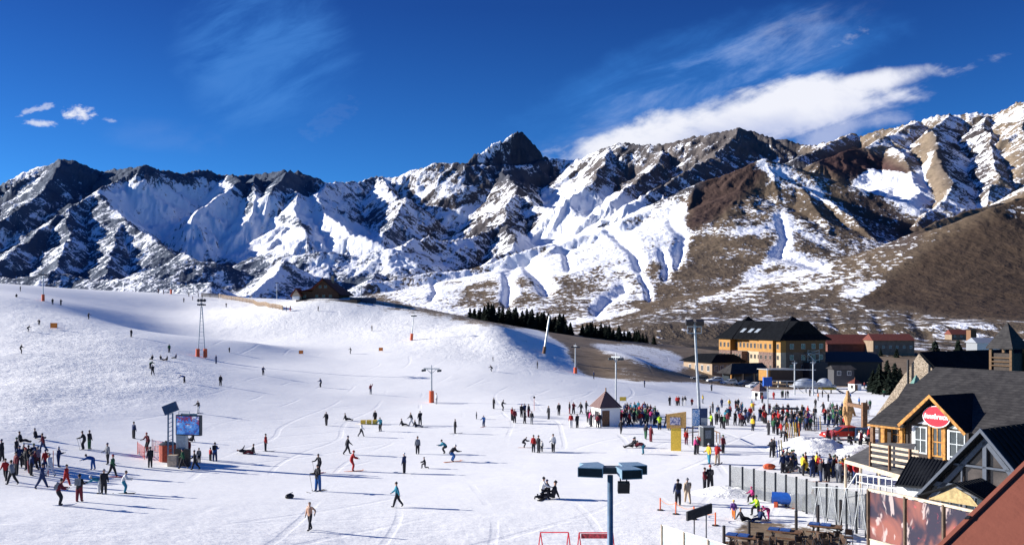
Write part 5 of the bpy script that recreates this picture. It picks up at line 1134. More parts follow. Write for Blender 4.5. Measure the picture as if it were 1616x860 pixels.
# ------------------------------------------------------------------ vehicles
def car(px, py, label, paint, rz, L=4.4, group='cars parked by the hotel', D=None, name='parked_car'):
    p_ = at(px, py) if D is None else PD(px, py, D)
    t = thing(name, label, 'car', p_, rz, group)
    prof = [(-.5, .35), (-.49, .62), (-.44, .78), (-.30, .86), (-.16, 1.02), (-.02, 1.42), (.10, 1.52), (.32, 1.50), (.42, 1.30), (.47, .95), (.5, .80), (.5, .35)]
    b = MB(); b.slab([(x * L, -.88, z) for x, z in prof], (0, 1.76, 0)); bo = b.done('body', paint, t)
    mod = bo.modifiers.new('bevel', 'BEVEL'); mod.width = .07; mod.segments = 2; mod.limit_method = 'ANGLE'
    for sy in (-1, 1):
        for xa, xb, xc, xd in ((-.135, -.015, .085, .085), (.10, .10, .31, .385)):
            q = MB(); y = sy * .885; q.slab([(xa * L, y, 1.02), (xb * L if xa < 0 else xa * L, y, 1.38), (xc * L, y, 1.43), (xd * L, y, 1.02)], (0, sy * .012, 0)); q.done('side_window', GLASSD, t)
        for xw in (-.31, .30):
            q = MB(); q.cyl((xw * L, sy * .70, .33), (xw * L, sy * .93, .33), .35, n=16); w = q.done('wheel', RUBBER, t); q = MB(); q.cyl((xw * L, sy * .925, .33), (xw * L, sy * .945, .33), .2, n=12); q.done('rim', STEEL, w)
        q = MB(); q.box(-.502 * L, -.47 * L, sy * .62 - .16, sy * .62 + .16, .64, .76); q.done('headlight', WHITE, t); q = MB(); q.box(.485 * L, .506 * L, sy * .68 - .12, sy * .68 + .12, .78, .98); q.done('tail_light', REDT, t)
    q = MB(); q.slab([(-.165 * L, -.72, 1.03), (-.165 * L, .72, 1.03), (-.03 * L, .66, 1.42), (-.03 * L, -.66, 1.42)], (-.02, 0, .02)); q.done('windscreen', GLASSD, t)
    q = MB(); q.slab([(.425 * L, -.66, 1.30), (.425 * L, .66, 1.30), (.472 * L, .72, .98), (.472 * L, -.72, .98)], (.02, 0, .01)); q.done('rear_window', GLASSD, t)
    q = MB(); q.box(-.45 * L, .45 * L, -.905, -.885, .36, .44); q.done('sill_trim', STEEL, t)
    return t
CARR = M('glossy_red_paint', (.48, .035, .02), .25, .1, .06); CARW = M('white_car_paint', (.62, .64, .66), .3); CARS = M('silver_car_paint', (.38, .40, .43), .3, .4); CARK = M('black_car_paint', (.02, .022, .03), .2); CARB = M('dark_blue_car_paint', (.03, .05, .10), .25)
car(1328, 693, 'glossy red car among the terrace crowd, beside the carved totem', CARR, .06, 4.5, 'cars among the terrace crowd'); car(1363, 697, 'dark blue car half hidden behind the red car', CARB, 1.2, 3.6, 'cars among the terrace crowd')
for (px, py, mt_, lb) in ((1104, 600, CARK, 'black car furthest left in the hotel lot'), (1128, 603, CARW, 'white car second from left in the hotel lot'), (1150, 607, CARS, 'silver car third from left in the hotel lot'), (1172, 609, CARB, 'dark blue car beside the hotel canopy'), (1190, 612, CARW, 'white car furthest right in front of the hotel canopy')): car(px, py, lb, mt_, .1 + .2 * (px % 3))
# playground drum
p_ = at(1243, 802); t = thing('plastic_drum', 'large blue plastic drum lying on red stands inside the glass fence', 'drum', p_ + Vector((0, .6, 0)), -.35)
q = MB(); q.cyl((-.9, 0, .62), (.9, 0, .62), .42, n=18); q.done('drum_body', BLUEP, t); q = MB(); q.cyl((.9, 0, .62), (.93, 0, .62), .36, n=18); q.done('drum_mouth', BLACK, t)
for x in (-.62, .62): MB().box(x - .12, x + .12, -.45, .45, 0, .38).done('stand', REDP, t)
# snow piles with stones
def pile(px, py, w, d, h, label, seed):
    p_ = at(px, py); n_ = 40; a = np.linspace(-1.3, 1.3, n_); XX, YY = np.meshgrid(a, a); rr_ = np.hypot(XX, YY)
    zz = h * np.clip(1 - rr_ ** 2, 0, None) ** 1.3 * (1 + .3 * fbm(XX * 2.2, YY * 2.2, 4, seed)) + .22 * h * np.clip(1 - rr_, 0, None) * fbm(XX * 5, YY * 5, 3, seed + 4)
    GX, GY = p_.x + XX * w, p_.y + YY * d; G = np.array([[mesh_z(x, y) for x, y in zip(r1, r2_)] for r1, r2_ in zip(GX, GY)])
    o = grid_mesh('snow_pile', GX, GY, G + zz - .02 - .15 * sstep(rr_, 1.0, 1.25), {'earth': np.full(XX.shape, .06), 'rough': np.full(XX.shape, .7)}, {}, nm, 'thing')
    del o['kind']; tag(o, label, 'snow pile')
pile(1282, 712, 4.6, 5.0, 1.45, 'big white shovelled snow pile in front of the red car', 101)
pile(1345, 716, 4.5, 4.5, .9, 'lower rough snow heap left of the terrace shelter', 105)
pile(1152, 777, 3.2, 2.2, .55, 'small low snow pile at the left end of the glass fence', 109)
# carved totem and timber gate
def stack(pts, n=9):
    b = MB()
    for (z0, r0), (z1, r1) in zip(pts[:-1], pts[1:]): b.cyl((0, 0, z0), (0, 0, z1), r0, r1, n)
    return b
p_ = at(1338, 681); k_ = p_.y / F0; t = thing('carved_totem', 'tall carved tan wooden bear figure left of the timber gate', 'sculpture', p_, 0)
stack([(0, .35), (1.0, .30), (1.9, .55), (2.6, .62), (3.1, .5), (3.6, .55), (4.0, .42), (4.35, .25), (5.0, .16)], 9).done('figure', M('carved_tan_wood', (.42, .24, .10), .7, 0, .45, 6), t)
for s_ in (-1, 1): q = MB(); q.cyl((s_ * .45, -.1, 3.0), (s_ * .7, -.5, 2.0), .2, .13, 8); q.done('arm', M('carved_tan_wood', (.42, .24, .10)), t)
q = MB(); q.ball((0, -.28, 3.62), .22, 8, 6); q.done('muzzle', PWOOD, t)
a_, c_ = at(1341, 684), at(1364, 688); t = thing('timber_gate', 'brown timber gate frame between the totem and the lodge', 'gate', (a_ + c_) / 2, 0); o = Vector(t.location)
q = MB(); q.bar(c_, c_ + Vector((0, 0, 51 * k_)), .55); q.done('gate_post', BWOOD, t, o); q = MB(); q.bar(a_ + Vector((-.2, 0, 46 * k_)), c_ + Vector((.4, 0, 43 * k_)), .4); q.done('crossbeam', BWOOD, t, o)
# ski racks (one frame with leaning skis)
def skirack(px, py, n_, seed, label):
    rnd = random.Random(seed); p_ = at(px, py); t = thing('ski_rack', label, 'ski rack', p_, rnd.uniform(-.4, .4), 'ski racks in the crowd')
    w = n_ * .22; MB().bar((-w / 2, 0, 1.0), (w / 2, 0, 1.0), .06).bar((-w / 2, 0, 0), (-w / 2, 0, 1.0), .06).bar((w / 2, 0, 0), (w / 2, 0, 1.0), .06).done('rack_frame', STEEL, t)
    for k in range(n_):
        x = -w / 2 + (k + .5) * .22; c1 = rnd.choice([REDT, BLACK, BLUEP, WHITE, YELLOW, DSTEEL, ORANGE]); q = MB(); q.bar((x, -.22, 0), (x + rnd.uniform(-.05, .05), .08, rnd.uniform(1.5, 1.75)), .1, .03); q.done('ski', c1, t)
for i, (px, py) in enumerate(((1250, 690), (1283, 678), (1268, 668))): skirack(px, py, 9, i, ('ski rack nearest the big snow pile', 'ski rack just left of the red car', 'ski rack in the thick of the right crowd')[i])
for (px, py, lb) in ((1232, 722, 'left'), (1226, 722, 'right')):
    pass
skirack(1230, 722, 3, 9, 'small bare ski rack standing alone left of the big snow pile')
# picnic tables with blue trays, and chairs
def picnic(px, py, D, rz, label):
    p_ = PD(px, py, D); p_.z = mesh_z(p_.x, p_.y); t = thing('picnic_table', label, 'table', p_, rz, 'stacked picnic tables by the play terrace')
    MB().box(-1.0, 1.0, -.4, .4, .70, .76).done('tabletop', BWOOD, t)
    for sy in (-1, 1): MB().box(-1.0, 1.0, sy * .72 - .14, sy * .72 + .14, .42, .46).done('bench', BWOOD, t)
    for sx in (-.7, .7): b = MB(); b.bar((sx, -.75, 0), (sx, .3, .70), .06); b.bar((sx, .75, 0), (sx, -.3, .70), .06); b.bar((sx, -.75, .40), (sx, .75, .40), .06); b.done('leg_frame', DSTEEL, t)
    for sx in (-.62, .05): MB().box(sx - .3, sx + .3, -.30, .32, .765, .84).done('blue_tray', M('blue_tray', (.03, .09, .30), .4), t)
    return t
for i, (px, py, D, rz) in enumerate(((1172, 852, 55.5, -.45), (1238, 838, 57, -.45), (1302, 823, 58.5, -.45), (1270, 866, 51, -.4))):
    picnic(px, py, D, rz, 'picnic table with blue trays, ' + ('leftmost, below the seated child', 'second from left, near the dark post', 'rightmost, beside the truss railing', 'cut by the bottom edge of the photo')[i])
DCH = M('dark_chair_wood', (.07, .04, .025), .7, 0, .4, 5)
def chair(px, py, D, rz, label, flip):
    p_ = PD(px, py, D); p_.z = mesh_z(p_.x, p_.y); t = thing('terrace_chair', label, 'chair', p_, rz, 'dark folding chairs among the tables')
    MB().box(-.22, .22, -.22, .22, .42, .46).done('seat', DCH, t); MB().box(-.22, .22, .2, .24, .55, .88).done('backrest', DCH, t)
    for sx in (-.2, .2): b = MB(); b.bar((sx, -.2, 0), (sx, .22, .88), .03); b.bar((sx, .22, 0), (sx, -.2, .44), .03); b.done('leg', DSTEEL, t)
    return t
rnd = random.Random(5); spots_ = [(1150, 862), (1163, 870), (1190, 858), (1200, 850), (1208, 865), (1218, 852), (1222, 862), (1246, 858), (1262, 850), (1268, 842), (1280, 850), (1286, 838), (1292, 856), (1314, 846), (1322, 834), (1334, 842), (1340, 828), (1305, 862), (1235, 868), (1328, 856), (1198, 838), (1270, 826), (1214, 842), (1300, 842)]
_ord = 'first second third fourth fifth sixth seventh eighth ninth tenth eleventh twelfth thirteenth fourteenth fifteenth sixteenth seventeenth eighteenth nineteenth twentieth twenty-first twenty-second twenty-third twenty-fourth twenty-fifth twenty-sixth twenty-seventh twenty-eighth twenty-ninth thirtieth'.split()
c0 = None
def ordn(i):
    if i < 20: return _ord[i]
    tens = ['twenty', 'thirty', 'forty', 'fifty', 'sixty', 'seventy'][(i + 1) // 10 - 2]
    return (tens + '-' + _ord[(i + 1) % 10 - 1]) if (i + 1) % 10 else {'twenty': 'twentieth', 'thirty': 'thirtieth', 'forty': 'fortieth', 'fifty': 'fiftieth', 'sixty': 'sixtieth', 'seventy': 'seventieth'}[tens]
spots_ += [(1156, 856), (1176, 866), (1204, 858), (1230, 856), (1254, 866), (1276, 860), (1284, 846), (1296, 834), (1310, 838), (1318, 850)]
for i, (px, py) in enumerate(sorted(spots_)):
    lb = 'dark folding chair, %s from left among the picnic tables' % ordn(i)
    if c0 is None: c0 = chair(px, py, 54 + (860 - py) * .08, rnd.uniform(0, 6), lb, 0)
    else: q = PD(px, py, 54 + (860 - py) * .08); q.z = mesh_z(q.x, q.y); dup(c0, q, rnd.uniform(0, 6.28), lb)
for (px, pt, D, lb) in ((1142.5, 830, 55, 'leftmost of the short dark posts by the tables'), (1182, 822, 56, 'second short dark post, behind the blue trays'), (1256.5, 806, 58, 'third short dark post, right of the children'), (1291, 797, 59, 'fourth short dark post, beside the drum'), (1326.5, 789, 59.5, 'rightmost short dark post, in front of the truss')):
    q = PD(px, pt, D); g0 = mesh_z(q.x, q.y); t = thing('wooden_post', lb, 'post', (q.x, q.y, g0), 0, 'short dark posts'); hh = q.z - g0
    MB().cyl((0, 0, -.2), (0, 0, hh), .10, .09, 10).done('shaft', M('tarred_wood', (.04, .035, .035), .8), t); MB().cyl((0, 0, hh), (0, 0, hh + .05), .11, .06, 10).done('post_cap', DSTEEL, t)
# small things on the snow
p_ = at(457, 786); t = thing('bag', 'black bag lying on the snow near the shirtless walker', 'bag', p_, .6); MB().ball((0, 0, .15), .3, 10, 6, (1.2, .7, .7)).done('bag_body', BLACK, t); MB().bar((-.2, 0, .3), (.25, 0, .42), .04).done('strap', BLACK, t)
p_ = at(584, 669); t = thing('foam_mat', 'yellow foam barrier on the snow beside two skiers', 'mat', p_, .1)
for k in range(3): MB().box(-1.2 + k * .75, -.55 + k * .75, -.2, .2, 0, .55).done('foam_block', YELLOW, t)
p_ = at(1214, 740); t = thing('snow_sled', 'small red sled-like bundle just behind the glass fence', 'sled', p_, 0); MB().ball((0, 0, .25), .45, 10, 6, (1.3, .7, .6)).done('sled_body', REDP, t); MB().bar((-.5, 0, .05), (.6, 0, .05), .1, .04).done('runner', BLACK, t)
p_ = at(1240, 668); t = thing('dark_awning', 'dark awning table in the right crowd', 'awning', p_, 0)
p_.z += 0; MB().box(-1.6, 1.6, -.8, .8, 1.9, 2.05).done('canopy', BLACK, t)
for sx in (-1.4, 1.4):
    for sy in (-.7, .7): MB().bar((sx, sy, 0), (sx, sy, 1.9), .06).done('leg', STEEL, t)

# ------------------------------------------------------------------ conifers
def conifer_mesh(seed, name='crown'):
    rnd = random.Random(seed); b = MB()
    for k in range(17):                                               # whorls of drooping branches
        f_ = k / 17; z = .10 + .88 * f_; r = (.37 * (1 - f_) ** .7 + .01) * rnd.uniform(.75, 1.2)
        n_ = max(4, int(11 * (1 - f_) + 4))
        for i in range(n_):
            a = 2 * math.pi * (i + rnd.random() * .7) / n_; rr_ = r * rnd.uniform(.6, 1.15); c_, s_ = math.cos(a), math.sin(a)
            w = .035 + .06 * (1 - f_); zz_ = z + rnd.uniform(-.02, .02); dz = -rr_ * rnd.uniform(.15, .5)
            tip = Vector((c_ * rr_, s_ * rr_, zz_ + dz)); root = Vector((0, 0, zz_ + .035)); sd_ = Vector((-s_, c_, 0)) * w
            mid = root.lerp(tip, .55)
            b.mesh([root, mid + sd_ - Vector((0, 0, .02)), tip, mid - sd_ - Vector((0, 0, .02)), mid + Vector((0, 0, .03))], [(0, 1, 4), (1, 2, 4), (2, 3, 4), (3, 0, 4), (0, 3, 2, 1)])
    return b
CONF = M('dark_conifer_needles', (.008, .012, .009), .9, 0, .5, 2, .05); BARK = M('conifer_bark', (.06, .04, .03), .9)
protos = []
def tree(px, py, D, h, seed, label, grp):
    p_ = PD(px, py, D) if D else at(px, py)
    if D: p_.z = gz(p_.x, p_.y) if D > 429 else mesh_z(p_.x, p_.y)
    k = seed % 5
    if len(protos) <= k:
        t = thing('pine_tree', label, 'tree', p_, seed * 1.7, grp, h); conifer_mesh(k).done('crown', CONF, t); MB().cyl((0, 0, -.08), (0, 0, .9), .022, .005, 7).done('trunk', BARK, t); protos.append(t); return t
    return dup(protos[k], p_, seed * 1.7, label, h)
rnd = random.Random(11); row = []
for i in range(92):                                                   # row below the mountains: clump tops follow the photo
    f_ = i / 91; px = 742 + 276 * f_ + rnd.uniform(-3, 3)
    if 902 < px < 916: continue
    row.append((px, 416 + rnd.uniform(-24, 12)))
row.sort(); n_ = len(row)
_ext = ['%s from left' % o_ for o_ in _ord] + ['%s from right' % o_ for o_ in _ord[::-1]]
for i, (px, D) in enumerate(row):
    h = rnd.uniform(5.6, 9.2) * (1.0 if px < 890 else .8) * (.75 if px < 765 or px > 985 else 1)
    lb = 'dark conifer in the row below the mountains, ' + (('%s from left' % ordn(i)) if i < n_ // 2 else ('%s from right' % ordn(n_ - 1 - i)))
    tree(px, 0, D, h, i, lb, 'conifers in the long dark row')
for i, (px, D, h, lb) in enumerate(((1476, 240, 13.6, 'conifer behind the stone building, left of two'), (1512, 230, 13.4, 'conifer behind the stone building, right of two'), (1400, 235, 8.5, 'dark conifer left of the stone building, tallest of the clump'), (1388, 230, 7.6, 'dark conifer clump tree nearest the white kiosk'),
        (1412, 228, 7.8, 'dark conifer clump tree nearest the stone gable'), (1420, 240, 6.5, 'dark conifer hidden behind the clump by the stone gable'), (1378, 245, 6.0, 'leftmost dark conifer of the clump by the white kiosk'), (1404, 222, 6.2, 'front conifer of the dark clump by the stone gable'), (1432, 245, 4.6, 'small conifer against the stone gable'), (1185, 300, 0.1, ''), (1390, 430, 3.6, 'small conifer before the red-roofed block'), (1415, 425, 4.4, 'small conifer below the right end of the red-roofed block'), (1032, 405, 4.2, 'small lone conifer right of the long row'))):
    if h > .5: tree(px, 0, D, h, i + 3, lb, 'conifers near the lodge')
# ------------------------------------------------------------------ people
def dirv(a, sp=0): a, sp = math.radians(a), math.radians(sp); return Vector((math.sin(a) * math.cos(sp), math.sin(sp), -math.cos(a) * math.cos(sp)))
def figure(lean=2, thigh=(0, 0), knee=(0, 0), arm=(5, 5), elbow=(10, 10), spread=(12, 12), stance=.10, roll=0, head=0, bulk=1.0, side=0):
    bulk *= 1.28
    """joints of one body facing +X; returns (points, edges, radii, region of each edge)"""
    P = []; E = []; Rr = []; G = []
    def add(v, r, par=None, reg=None):
        P.append(Vector(v)); Rr.append(r)
        if par is not None: E.append((par, len(P) - 1)); G.append(reg)
        return len(P) - 1
    up = Vector((math.sin(math.radians(lean)), 0, math.cos(math.radians(lean))))
    pel = add((0, 0, 0), .135 * bulk); w = add(up * .20, .135 * bulk, pel, 'jacket'); ch = add(up * .40, .150 * bulk, w, 'jacket'); nk = add(up * .52, .075, ch, 'jacket')
    hu = Vector((math.sin(math.radians(lean * .5 + head)), 0, math.cos(math.radians(lean * .5 + head))))
    h0 = add(P[nk] + hu * .09, .062, nk, 'head'); h1 = add(P[nk] + hu * .19, .098, h0, 'head'); h2 = add(P[nk] + hu * .27, .075, h1, 'head')
    hands = []
    for s, i in ((1, 0), (-1, 1)):
        sh = add(P[ch] + up * .05 + Vector((0, s * .17, 0)), .078 * bulk, ch, 'jacket')
        el = add(P[sh] + dirv(arm[i], s * spread[i]) * .28, .056 * bulk, sh, 'jacket'); fa = dirv(arm[i] + elbow[i], s * spread[i] * .4)
        wr = add(P[el] + fa * .24, .042 * bulk, el, 'jacket'); hd = add(P[wr] + fa * .07, .036, wr, 'boots'); hands.append((P[hd].copy(), fa, s))
        hp = add((0, s * .085, -.03), .105 * bulk, pel, 'trousers')
        kn = add(P[hp] + dirv(thigh[i], s * stance * 30) * .42, .078 * bulk, hp, 'trousers'); sd = dirv(thigh[i] - knee[i], s * stance * 10)
        an = add(P[kn] + sd * .40, .060 * bulk, kn, 'trousers'); fd = Vector((-sd.z, 0, sd.x)); fd = fd if fd.x > 0 or abs(fd.z) > .5 else -fd
        hl = add(P[an] + sd * .07, .058, an, 'boots'); add(P[hl] + fd * .17, .048, hl, 'boots')
    if roll:
        mr = Matrix.Rotation(math.radians(roll), 3, 'Y'); P = [mr @ v for v in P]; hands = [(mr @ a, mr @ b, c) for a, b, c in hands]
    zmin = min(v.z - r * .9 for v, r in zip(P, Rr)); P = [v - Vector((0, 0, zmin)) for v in P]; hands = [(a - Vector((0, 0, zmin)), b, c) for a, b, c in hands]
    return P, E, Rr, G, hands
DEF = [M('d_%s' % k, (.1, .1, .1)) for k in ('jacket', 'trousers', 'skin', 'boots', 'hat')]
def build_body(spec):
    P, E, Rr, G, hands = figure(**spec)
    me = bpy.data.meshes.new('person'); me.from_pydata([tuple(v) for v in P], E, []); o = bpy.data.objects.new('person', me); scene.collection.objects.link(o)
    sk = o.modifiers.new('skin', 'SKIN'); sk.use_smooth_shade = True
    for i, r in enumerate(Rr): me.skin_vertices[0].data[i].radius = (r, r); me.skin_vertices[0].data[i].use_root = (i == 0)
    sub = o.modifiers.new('sub', 'SUBSURF'); sub.levels = 1; sub.render_levels = 1
    dg = bpy.context.evaluated_depsgraph_get(); m2 = bpy.data.meshes.new_from_object(o.evaluated_get(dg)); bpy.data.objects.remove(o)
    b = bmesh.new(); b.from_mesh(m2); bpy.data.meshes.remove(m2)
    reg = {'jacket': 0, 'trousers': 1, 'head': 2, 'boots': 3}
    hc = P[5]; hup = (P[6] - P[4]).normalized(); fwd = Vector((0, 1, 0)).cross(hup)
    if fwd.dot(Vector((1, 0, 0))) < 0 and abs(hup.z) > .5: fwd = -fwd
    for f in b.faces:
        c = f.calc_center_median(); best = (9, 0)
        for (i, j), r_ in zip(E, G):
            ab = P[j] - P[i]; tt = max(0, min(1, (c - P[i]).dot(ab) / ab.length_squared)); d = (c - P[i] - ab * tt).length - (Rr[i] * (1 - tt) + Rr[j] * tt)
            if d < best[0]: best = (d, reg[r_])
        k = best[1]
        if k == 2:
            q = c - hc
            if q.dot(hup) > .035 or (q.dot(fwd) < .01 and q.dot(hup) > -.06): k = 4
        f.material_index = k
    mb = MB(); mb.b.free(); mb.b = b
    nose = hc + fwd * .088; mb.cyl(nose - fwd * .02, nose + fwd * .028 - hup * .012, .020, .008, 5, 2)          # face: nose, eyes, mouth, ears
    for s in (-1, 1): mb.ball(hc + fwd * .086 + hup * .028 + Vector((0, s * .034, 0)), .012, 6, 4, mi=3); mb.ball(hc + Vector((0, s * .096, 0)) - hup * .005, .022, 6, 4, mi=2)
    mb.bar(hc + fwd * .088 - hup * .042 + Vector((0, -.022, 0)), hc + fwd * .088 - hup * .042 + Vector((0, .022, 0)), .008, .006, mi=3)
    for hp, fa, s in hands:                                                                                   # gloved fingers and thumb
        sx = fa.cross(Vector((0, 1, 0)));
        if sx.length < .1: sx = Vector((0, 0, 1))
        sx.normalize(); lat = fa.cross(sx).normalized()
        for k, L in enumerate((.058, .068, .064, .05)):
            r0 = hp + fa * .02 + sx * (-.027 + k * .018); m_ = r0 + fa * L * .6 - lat * s * .004; mb.cyl(r0, m_, .0105, .010, 5, 3); mb.cyl(m_, m_ + (fa * .7 - lat * s * .7).normalized() * L * .5, .010, .007, 5, 3)
        mb.cyl(hp - fa * .01 + sx * -.02, hp + fa * .025 - sx * .055, .012, .009, 5, 3)
    bm_ = mb.b; me = bpy.data.meshes.new('person'); bm_.to_mesh(me); bm_.free()
    for p_ in me.polygons: p_.use_smooth = True
    for m_ in DEF: me.materials.append(m_)
    return me, P
SKI = dict(lean=22, thigh=(35, 30), knee=(48, 44), arm=(28, 24), elbow=(55, 60), spread=(22, 22))
POSES = {
 'stand': dict(), 'stand2': dict(lean=3, thigh=(6, -4), knee=(4, 6), arm=(-4, 14), elbow=(20, 55), spread=(16, 10), bulk=1.06), 'stand3': dict(lean=4, thigh=(-3, 5), arm=(22, 18), elbow=(80, 85), spread=(10, 14), stance=.16, bulk=1.1),
 'wide': dict(lean=6, thigh=(24, -22), knee=(4, 10), arm=(-12, 16), elbow=(30, 40), spread=(20, 20), stance=.3), 'walk': dict(lean=7, thigh=(24, -16), knee=(10, 22), arm=(-26, 24), elbow=(15, 30)),
 'ski': SKI, 'tuck': dict(lean=48, thigh=(62, 58), knee=(92, 88), arm=(40, 36), elbow=(50, 55), spread=(18, 18)), 'bend': dict(lean=75, thigh=(12, -4), knee=(14, 8), arm=(62, 50), elbow=(10, 20), head=10),
 'sit': dict(lean=-12, thigh=(102, 95), knee=(42, 21), arm=(-34, 30), elbow=(10, 45), spread=(18, 14)), 'kneel': dict(lean=14, thigh=(4, 80), knee=(94, 80), arm=(30, 40), elbow=(50, 40)), 'lie': dict(lean=0, thigh=(14, -6), knee=(16, 4), arm=(40, -10), elbow=(30, 20), roll=-84),
 'chairsit': dict(lean=4, thigh=(86, 84), knee=(86, 84), arm=(30, 34), elbow=(60, 55)), 'hip': dict(lean=2, thigh=(16, -12), knee=(4, 14), arm=(-34, 4), elbow=(75, 8), spread=(42, 14), bulk=.82), 'wave': dict(lean=2, thigh=(4, -4), arm=(120, 4), elbow=(40, 20), spread=(30, 12))}
_body = {}
PC_ = {'K': ((.022, .022, .028), 'black'), 'N': ((.02, .035, .10), 'navy'), 'B': ((.02, .09, .28), 'blue'), 'T': ((.03, .20, .28), 'turquoise'), 'R': ((.34, .02, .02), 'red'), 'P': ((.48, .04, .17), 'pink'),
       'G': ((.03, .10, .05), 'green'), 'Y': ((.70, .46, .04), 'yellow'), 'L': ((.35, .58, .03), 'lime'), 'W': ((.60, .60, .60), 'white'), 'E': ((.20, .21, .23), 'grey'), 'O': ((.65, .20, .04), 'orange'),
       'M': ((.14, .02, .03), 'maroon'), 'V': ((.14, .06, .24), 'purple'), 'A': ((.42, .33, .24), 'beige')}
CM = {k: M('cloth_' + n, c, .75, 0, .18, 9, .15) for k, (c, n) in PC_.items()}
SKIN = M('skin', (.42, .24, .16), .55, 0, .08); BOOT = M('ski_boot', (.03, .03, .035), .4)
PROP = {}
def prop_mesh(nm_):
    if nm_ in PROP: return PROP[nm_]
    b = MB()
    if nm_ == 'ski': b.bar((-.75, 0, .012), (.72, 0, .012), .085, .022); b.bar((.72, 0, .012), (.90, 0, .085), .07, .018)
    elif nm_ == 'snowboard': b.bar((-.72, 0, .015), (.72, 0, .015), .26, .025); b.bar((.72, 0, .015), (.82, 0, .06), .2, .02); b.bar((-.72, 0, .015), (-.82, 0, .06), .2, .02)
    elif nm_ == 'ski_pole': b.cyl((0, 0, 0), (0, 0, 1.15), .012, .014, 6); b.cyl((0, 0, .06), (0, 0, .07), .05, n=8); b.cyl((0, 0, 1.05), (0, 0, 1.18), .02, n=6)
    elif nm_ == 'backpack': b.box(-.12, .10, -.16, .16, -.22, .22); b.box(-.17, -.121, -.11, .11, -.16, .05)
    elif nm_ == 'hat': b.ball((0, 0, 0), .112, 10, 5, (1, .95, .95), True); b.ball((0, 0, .112), .025, 6, 4)
    o = b.done(nm_, BLACK, None, smooth=nm_ == 'hat'); PROP[nm_] = o; o.hide_render = False
    me = o.data; bpy.data.objects.remove(o); PROP[nm_] = me; return me
def prop(nm_, parent, mat, loc, rot=(0, 0, 0)):
    o = bpy.data.objects.new(nm_, prop_mesh(nm_)); scene.collection.objects.link(o); o.parent = parent; o.location = loc; o.rotation_euler = rot
    o.material_slots[0].link = 'OBJECT'; o.material_slots[0].material = mat; return o
LM = [(290, 690, 'the video screen'), (956, 650, 'the striped-roof kiosk'), (1070, 680, 'the yellow T-shaped board'), (1108, 670, 'the blue billboard'), (1199, 616, 'the small hotel-side kiosk'), (1349, 606, 'the plain red-roofed kiosk'), (1338, 655, 'the carved totem'),
      (1328, 686, 'the red car'), (1292, 708, 'the big snow pile'), (1268, 600, 'the chairlift gate'), (1243, 792, 'the blue drum'), (1104, 805, 'the black sign board'), (963, 745, 'the four-box floodlight'), (500, 455, 'the red-roofed chalet'), (318, 540, 'the twin-leg pylon'),
      (681, 610, 'the mid-slope orange-pad pylon'), (475, 557, 'the left orange banner'), (601, 552, 'the orange banner by the forked pylon'), (649, 515, 'the forked-arm pylon'), (860, 530, 'the leaning white pylon'), (908, 570, 'the pylon by the earth strip'), (85, 515, 'the far-left orange banner'),
      (68, 450, 'the far-left ridge pylon'), (305, 445, 'the T-armed ridge pylon'), (457, 786, 'the black bag'), (584, 667, 'the yellow foam barrier'), (1212, 735, 'the red sled'), (1152, 775, 'the small low snow pile'), (1380, 740, 'the terrace shelter'), (843, 640, 'the round slope marker'), (1250, 688, 'the ski racks'),
      (80, 745, 'the thin red poles'), (245, 718, 'the red safety net'), (875, 845, 'the left trestle frame'), (1240, 664, 'the dark awning')]
PW = {'stand': 'person standing', 'stand2': 'person standing', 'stand3': 'person standing, arms folded,', 'wide': 'person in a wide stride', 'walk': 'person walking', 'ski': 'skier gliding', 'tuck': 'skier crouching low', 'bend': 'person bending down', 'sit': 'person sitting on the snow', 'kneel': 'person kneeling', 'lie': 'person lying on the snow', 'chairsit': 'person seated', 'hip': 'bare-chested person walking', 'wave': 'person with raised arm'}
people = []
asked = []
def person(*a, **k): asked.append((a, k))
